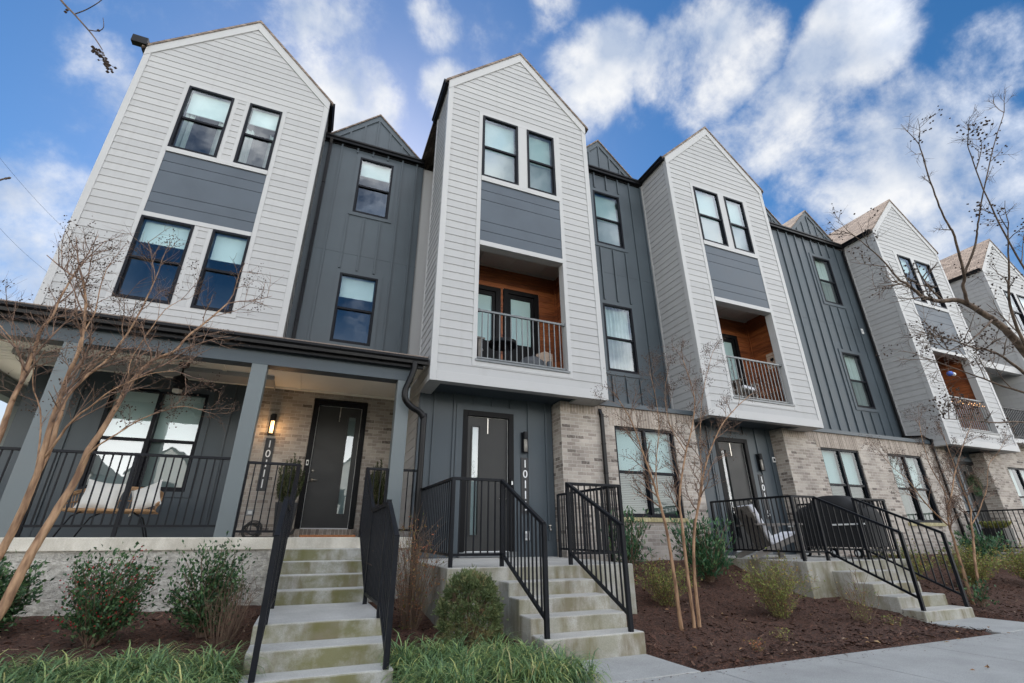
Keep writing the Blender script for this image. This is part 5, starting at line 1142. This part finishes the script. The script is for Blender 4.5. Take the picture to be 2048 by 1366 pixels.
# street tree on the left, only the tip of a twig and one bud in view
rg = random.Random(62); tb = Vector((-2.9, .35, ZG-.02)); top = ray(40, -160)*2.6
stems = [([tb, tb+Vector((0, .05, 1.6)), Vector((-2.5, .7, 2.4)), top], .05, .012, .9, 2, .2),
         ([top]+Q([(100, -40), (122, 0), (150, 30), (185, 70), (205, 100)], 2.6, 2.5), .008, .0022, .98, 0, .08),
         (Q([(150, 28), (175, 18), (203, 0), (215, -20)], 2.58, 2.5), .003, .0015, .9, 0, .05), (Q([(178, 60), (195, 62), (207, 55), (206, 35)], 2.55, 2.5), .003, .0013, .9, 0, .05),
         ([Vector((-2.5, .7, 2.2))]+Q([(-120, 420), (-40, 375), (0, 360), (22, 355)], 2.3, 2.3), .012, .002, .95, 0, .05)]
t = thing('street_tree', 'hanging twig tip with dark berries at the top left corner', 'tree', tuple(tb), 'bare winter trees'); tr = MB(); sd_ = MB()
for pts, r0, r1, *_ in stems: P = smooth_path(pts, 5); tr.tube(P, [r0+(r1-r0)*i/(len(P)-1) for i in range(len(P))], 6)
tp = ray(207, 104)*2.5
for k in range(34):
    f = rg.random(); p = ray(188+34*f+rg.gauss(0, 4), 92+46*f+rg.gauss(0, 4))*(2.5+rg.uniform(-.03, .03)); sd_.octa(p, rg.uniform(.006, .011)); tr.tube([p, tp.lerp(ray(216, 128)*2.5, f)], .0013, 3, False)
for a, b in ((134, 20), (131, 24), (197, 61), (12, 357), (18, 356)): sd_.octa(ray(a, b)*2.5, .009)
tr.build('trunk', M_bark2, t); sd_.build('seed_heads', M_seed, t, kind='stuff')
# ---- shrubs
def leafy(name, label, c, w, d, h, tips, per, L, wd, mat, stemmat, seed, berries=0, group=None, low=.25, cluster=.13, cat='shrub', upb=.35):
    rg = random.Random(seed); c = Vector(c); t = thing(name, label, cat, tuple(c), group); st = MB(); lv = MB(); be = MB()
    for k in range(tips):
        a = rg.uniform(0, 2*math.pi); u = rg.random()**.55; z = rg.uniform(low, 1)
        rr = u*math.sqrt(max(.05, 1-((z-.55)/.62)**2)) if z > .55 else u*(.55+.45*z/.55)
        tip = c+Vector((math.cos(a)*rr*w/2, math.sin(a)*rr*d/2, z*h*(1+rg.uniform(-.12, .12))))
        b0 = c+Vector((rg.uniform(-.05, .05), rg.uniform(-.05, .05), -.03)); mid = b0.lerp(tip, .55)+Vector((0, 0, .06*h))+rv(rg, .02)
        st.tube(smooth_path([b0, mid, tip], 3), [.006, .0055, .005, .0045, .004, .003, .002], 4, False)
        ax = (tip-mid).normalized()
        for i in range(per):
            f = rg.random(); p = b0.lerp(tip, .30+.74*f)+Vector((0, 0, .03*h))+rv(rg, cluster*.33); dr = (ax*.5+rv(rg, .6)+Vector((0, 0, upb))).normalized()
            leaf(lv, p, dr, Vector((rg.gauss(0, .5), rg.gauss(0, .5), 1)), L*rg.uniform(.65, 1.2), wd*rg.uniform(.7, 1.15), .22, None, rg)
        if berries and rg.random() < .6:
            for i in range(berries): be.octa(mid.lerp(tip, .35+.7*rg.random())+rv(rg, cluster*.3)+Vector((0, -.03, 0)), rg.uniform(.007, .0105))
    st.build('stems', stemmat, t); lv.build('foliage', mat, t)
    if be.f: be.build('berries', M_berry, t, kind='stuff')
    return t
leafy('holly_bush', 'dark green bush at the left edge behind the tan trunks', (-3.02, 7.35, -.90), .95, .75, .74, 110, 48, .056, .034, M_holly, M_stem, 1, 0, 'evergreen bushes')
leafy('holly_bush', 'open holly bush dotted with red berries before the block wall', (-1.80, 6.75, -.93), 1.02, .85, .84, 95, 36, .052, .030, M_holly, M_stem, 2, 5, 'evergreen bushes')
leafy('holly_bush', 'dark green bush before the block wall, next to the mossy steps', (-.86, 6.85, -.90), 0.92, .75, .82, 95, 40, .052, .030, M_holly, M_stem, 3, 0, 'evergreen bushes')
leafy('laurel_bush', 'glossy laurel bush under the brick window behind the railing', (5.45, 7.75, -.50), 1.0, .8, 1.05, 45, 17, .105, .034, M_laurel, M_stem, 4, 0, 'evergreen bushes', .3, .12, upb=.7)
leafy('laurel_bush', 'large glossy laurel bush against the brick corner behind the three trunks', (6.75, 7.25, -.62), 1.7, 1.0, 1.0, 100, 19, .11, .036, M_laurel, M_stem, 5, 0, 'evergreen bushes', .2, .12, upb=.7)
leafy('laurel_bush', 'laurel bush below the two far black planters', (15.6, 7.4, -.55), 2.4, 1.0, .72, 75, 15, .13, .045, M_laurel, M_stem, 6, 0, 'evergreen bushes', .2, .14, upb=.6)
def wispy(name, label, c, w, d, h, n, per, mat, seed, L=.022, wd=.011, group=None, stem=M_stem, r=.0032, top_only=0., fork=2, cat='shrub'):
    rg = random.Random(seed); c = Vector(c); t = thing(name, label, cat, tuple(c), group); st = MB(); lv = MB()
    for k in range(n):
        a = rg.uniform(0, 2*math.pi); u = rg.random()**.6; H = h*rg.uniform(.6, 1.08)*(1-.35*u*u)
        tip = c+Vector((math.cos(a)*u*w/2, math.sin(a)*u*d/2, H)); b0 = c+Vector((math.cos(a)*u*.09, math.sin(a)*u*.09, -.03))
        mid = b0.lerp(tip, .5)+Vector((0, 0, .10*h*u))+rv(rg, .03); P = smooth_path([b0, mid, tip+rv(rg, .02)], 4)
        st.tube(P, [r*(1-.6*i/(len(P)-1)) for i in range(len(P))], 3, False); segs = [(P[i], P[i+1]) for i in range(len(P)-1)]
        for f in range(fork):
            i = rg.randint(2, len(P)-2); e = P[i]+((P[i+1]-P[i]).normalized()+rv(rg, .5)).normalized()*h*rg.uniform(.12, .3); st.tube([P[i], P[i].lerp(e, .5)+rv(rg, .01), e], [r*.6, r*.5, r*.3], 3, False); segs.append((P[i], e))
        for i in range(per):
            q0, q1 = rg.choice(segs[int(len(segs)*top_only):]); p = q0.lerp(q1, rg.random()); leaf(lv, p, rv(rg)+Vector((0, 0, .3)), rv(rg)+Vector((0, 0, 1)), L*rg.uniform(.6, 1.3), wd*rg.uniform(.7, 1.2), .2, None, rg)
    st.build('stems', stem, t)
    if lv.f: lv.build('foliage', mat, t)
    return t
wispy('bare_shrub', 'dry twiggy shrub in front of the bush next to the mossy steps', (-.62, 6.45, -1.0), .62, .4, .72, 55, 0, M_orange, 1, group='thin winter shrubs', r=.0036)
wispy('bare_shrub', 'twiggy shrub with orange leaves between the mossy steps and the stoop', (1.36, 6.60, -.95), .80, .7, 1.28, 95, 9, M_orange, 2, .032, .018, group='thin winter shrubs', r=.0038, fork=3)
wispy('spirea_bush', 'low yellow green twiggy bush right of the middle handrail', (5.2, 6.55, -.86), 1.25, .9, .62, 105, 24, M_spirea, 3, .036, .018, group='thin winter shrubs', fork=3)
wispy('spirea_bush', 'wide yellow green twiggy bush in front of the lounge chair stoop', (6.55, 5.75, -.98), 1.55, .9, .80, 130, 28, M_spirea, 4, .036, .018, group='thin winter shrubs', fork=3)
wispy('bare_shrub', 'sparse bare shrub beside the lowest steps of the grill stoop', (7.55, 5.25, -1.06), .85, .5, .62, 42, 7, M_spirea, 5, .03, .014, group='thin winter shrubs', r=.004)
for k, (x, y, w, h, lb) in enumerate(((11.2, 6.7, 1.6, .8, 'olive twiggy bush right behind the grill stoop handrail'), (12.9, 6.4, 2.0, .75, 'olive twiggy bush right of the two reddish trunks'), (14.6, 6.2, 2.2, .72, 'olive twiggy bush at the right edge under the far railing'))):
    wispy('spirea_bush', lb, (x, y, -.82), w, 1.1, h, 130, 30, M_spirea, 20+k, .045, .024, group='thin winter shrubs', fork=3)
leafy('broadleaf_shrub', 'sparse leafy sprout at the foot of the two reddish trunks', (10.75, 5.35, -1.0), .7, .5, .42, 22, 7, .06, .04, M_laurel, M_stem, 31, 0, 'evergreen bushes')
for k, (x, y, lb) in enumerate(((5.45, 4.85, 'tiny yellowing sprout in the mulch before the three pale trunks'), (4.75, 4.55, 'tiny dry sprout in the mulch close to the sidewalk'), (7.75, 4.95, 'small green sprout in the mulch before the bare shrub'))):
    wispy('sprout', lb, (x, y, hz(x, y)), .28, .22, .14, 16, 7, M_spirea if k != 1 else M_orange, 40+k, .028, .014, group='sprouts in the mulch', cat='plant')
# round evergreen
def globe():
    c = Vector((1.81, 5.62, -1.04)); rg = random.Random(9); t = thing('globe_evergreen', 'round dwarf evergreen beside the stoop steps', 'shrub', tuple(c), 'evergreen bushes'); lv = MB(); st = MB()
    for k in range(330):
        zz = rg.random()**.85; a = k*2.39996+rg.uniform(-.2, .2); u = 1 if rg.random() < .72 else rg.uniform(.55, .9)
        prof = (max(.02, 1-((zz-.34)/.66)**2) if zz > .34 else 1-((.34-zz)/.80)**2)**.42
        n = Vector((math.cos(a)*prof, math.sin(a)*prof, (zz-.30)*1.4)).normalized(); q = c+Vector((math.cos(a)*.295*prof*u, math.sin(a)*.295*prof*u, .03+zz*.64)); tn = rg.random()*.62+(.3 if u < 1 or zz < .25 else 0); sz = rg.uniform(.8, 1.25)
        for i in range(20):
            o = rv(rg, .022*sz); p = q+o+n*rg.uniform(-.01, .045)*sz; d0 = (n*.9+o.normalized()*.7+Vector((0, 0, .4))+rv(rg, .2)).normalized(); tt = tn+rg.uniform(-.14, .14)
            for s in range(3): d1 = (d0+rv(rg, .38)).normalized(); leaf(lv, p, d1, rv(rg), rg.uniform(.026, .052)*sz, rg.uniform(.008, .013), .1, min(1, max(0, tt)), rg)
    for k in range(40):
        a = rg.uniform(0, 6.28); st.tube([c, c+Vector((math.cos(a)*.12, math.sin(a)*.12, .3)), c+Vector((math.cos(a)*.24, math.sin(a)*.24, .55))], [.008, .006, .003], 4, False)
    lv.build('foliage', M_thuja, t); st.build('stems', M_stem, t)
globe()
# planters
def planter(label, x, y, z, w0, w1, h, ph, seed, group, low=False):
    t = thing('planter', label, 'planter', (x, y, z), group); m = MB(); a, b = w0/2, w1/2
    v = [(x-a, y-a, z), (x+a, y-a, z), (x+a, y+a, z), (x-a, y+a, z), (x-b, y-b, z+h), (x+b, y-b, z+h), (x+b, y+b, z+h), (x-b, y+b, z+h)]
    for q in ((0, 3, 2, 1), (0, 1, 5, 4), (1, 2, 6, 5), (2, 3, 7, 6), (3, 0, 4, 7)): m.face([v[i] for i in q])
    e = b-.02
    for q in (((-b, -b), (b, -b), (e, -e), (-e, -e)), ((b, -b), (b, b), (e, e), (e, -e)), ((b, b), (-b, b), (-e, e), (e, e)), ((-b, b), (-b, -b), (-e, -e), (-e, e))): m.face([(x+p, y+r, z+h) for p, r in q])
    m.face([(x-e, y-e, z+h-.03), (x+e, y-e, z+h-.03), (x+e, y+e, z+h-.03), (x-e, y+e, z+h-.03)]); m.build('pot', M_pot, t)
    rg = random.Random(seed); lv = MB(); st = MB()
    for k in range(84 if not low else 80):
        a = rg.uniform(0, 6.28); u = rg.random()**.6; H = ph*rg.uniform(.45, 1.0)*(1-.35*u) if not low else ph*rg.uniform(.6, 1)
        tip = Vector((x+math.cos(a)*u*w1*(.62 if not low else .75), y+math.sin(a)*u*w1*(.55 if not low else .7), z+h+H)); b0 = Vector((x+math.cos(a)*u*.05, y+math.sin(a)*u*.05, z+h-.04)); mid = b0.lerp(tip, .5)+Vector((math.cos(a)*.06*u, math.sin(a)*.06*u, 0))
        P = smooth_path([b0, mid, tip], 4); st.tube(P, [.004*(1-.6*i/8) for i in range(len(P))], 3, False)
        for i in range(120 if not low else 34):
            f = rg.uniform(.12, 1)*8; j = min(7, int(f)); p = P[j].lerp(P[j+1], f-j); d = (P[j+1]-P[j]).normalized()+rv(rg, .55); leaf(lv, p, d, rv(rg), rg.uniform(.030, .050) if not low else .05, .013 if not low else .024, .1, None, rg)
    st.build('stems', M_stem, t); lv.build('foliage', M_yew if not low else M_spirea, t)
planter('black planter with upright evergreen between the number sign and the porch door', -.36, 10.30, fz, .27, .38, .62, 1.02, 1, 'tall planters by the porch door')
planter('black planter with upright evergreen right of the porch door, behind the handrail', 1.30, 10.30, fz, .27, .38, .62, 1.0, 2, 'tall planters by the porch door')
planter('black box planter with green tuft beside the far door, nearer the brick', 18.15, 8.05, -.31, .42, .50, .62, .18, 3, 'box planters at the far door', True)
planter('black box planter with green tuft at the right edge of the far stoop', 18.30, 7.0, -.32, .42, .50, .62, .18, 4, 'box planters at the far door', True)
t = thing('door_wreath', 'green wreath hanging on the far door', 'wreath', (19.62, 8.86, 1.62)); lv = MB(); rg = random.Random(6)
for k in range(1500):
    a = rg.uniform(0, 6.28); r = .23+rg.gauss(0, .045); p = Vector((19.62+math.cos(a)*r, 8.83+rg.gauss(0, .03), 1.62+math.sin(a)*r)); leaf(lv, p, Vector((-math.sin(a), -.4, math.cos(a)))+rv(rg, .5), rv(rg), .07, .014, .1, None, rg)
lv.build('greenery', M_holly, t)
# ---- grassy border plants, mulch chips, dry leaves: too many to count
def liriope():
    rg = random.Random(77); m = MB()
    def clump(x, y, s):
        z = (hz(x, y) if y > 4.2 else ZG)-.01; tb = rg.uniform(.0, .28)
        for k in range(int(72*s)):
            a = rg.uniform(0, 6.28); L = rg.uniform(.30, .54)*s; el = rg.uniform(.55, 1.35); w = rg.uniform(.0038, .0068); q = Vector((x+rg.gauss(0, .03), y+rg.gauss(0, .03), z)); h = Vector((math.cos(a), math.sin(a), 0)); sd2 = Vector((-h.y, h.x, 0)); n = 5; pv = None; tn = min(1, tb+rg.random()**1.5*.72) if rg.random() > .05 else rg.uniform(.9, 1)
            for i in range(n+1):
                f = i/n; e = el-2.9*f**1.5*(1.15-el*.25); ww = w*(1-f**2.2)+.0006
                pr = (q-sd2*ww, q+sd2*ww)
                if pv: m.face([pv[0], pv[1], pr[1], pr[0]], tn)
                pv = pr; q = q+(h*math.cos(e)+Vector((0, 0, math.sin(e))))*(L/n)
    for i in range(250):
        x = rg.uniform(-4.6, -.42); y = rg.uniform(4.24, 5.72-.22*abs(math.sin(x*1.7)))
        clump(x, y, rg.uniform(.75, 1.1))
    for i in range(80):
        x = rg.uniform(.98, 2.62); y = rg.uniform(4.22, 5.28 if x < 2.2 else 4.85)
        if x > 2.30 and y > 4.25+.9*(2.62-x)/.3*.5: continue
        clump(x, y, rg.uniform(.7, 1.05))
    o = m.build('liriope_border', M_blade, kind='stuff'); tag(o, 'strappy green grass-like border plants along the front of the beds', 'border plants')
liriope()
def scatter():
    rg = random.Random(88); m = MB(); l = MB()
    def ok(x, y):
        if -.34 < x < .94 or (1.7 < x < 4.5 and y > 6.25) or (2.38 < x < 3.68) or (8.1 < x < 11 and y > 6.35) or (8.68 < x < 10.06): return False
        return y < 8.15 if x < 1.7 else y < 8.45
    for k in range(15000):
        y = 4.24+(rg.random()**1.5)*4.1; x = rg.uniform(-4.5, 15)
        if not ok(x, y): continue
        z = hz(x, y)+.022*nz(x, y)+.016*nz(x*3, y*3, 2)+.006; a = rg.uniform(0, 3.14); d = Vector((math.cos(a), math.sin(a), rg.gauss(0, .3)))*rg.uniform(.010, .042)*(1 if rg.random() > .06 else 1.8); s = Vector((-math.sin(a), math.cos(a), rg.gauss(0, .35)))*rg.uniform(.003, .011); p = Vector((x, y, z)); up_ = Vector((0, 0, .004))
        m.face([p-d-s, p+d-s*.6, p+d*.9+s+up_, p-d*.8+s+up_], rg.random())
    for k in range(420):          # bark spilled over the pavement edge
        x = rg.uniform(-1, 13); y = 4.2-abs(rg.gauss(0, .12)); a = rg.uniform(0, 3.14); d = Vector((math.cos(a), math.sin(a), 0))*rg.uniform(.005, .018); s = Vector((-math.sin(a), math.cos(a), 0))*rg.uniform(.002, .006); q = Vector((x, y, ZG+.004)); m.face([q-d-s, q+d-s, q+d+s, q-d+s], rg.random())
    for k in range(230):
        y = 3.2 if rg.random() < .1 else 4.1+(rg.random()**1.4)*3.6; x = rg.uniform(-4, 13)
        if not ok(x, y) and y > 4.2: continue
        z = (hz(x, y)+.03 if y > 4.2 else ZG+.008); leaf(l, Vector((x, y, z)), Vector((rg.gauss(0, 1), rg.gauss(0, 1), .15)), Vector((rg.gauss(0, .4), rg.gauss(0, .4), 1)), rg.uniform(.035, .075), rg.uniform(.02, .04), .35, None, rg)
    o = m.build('mulch_chips', M_chip, kind='stuff'); tag(o, 'dark bark chips loose over the planting beds', 'mulch')
    o = l.build('fallen_leaves', M_litter, kind='stuff'); tag(o, 'dry tan leaves scattered on the mulch and path', 'leaves')
scatter()
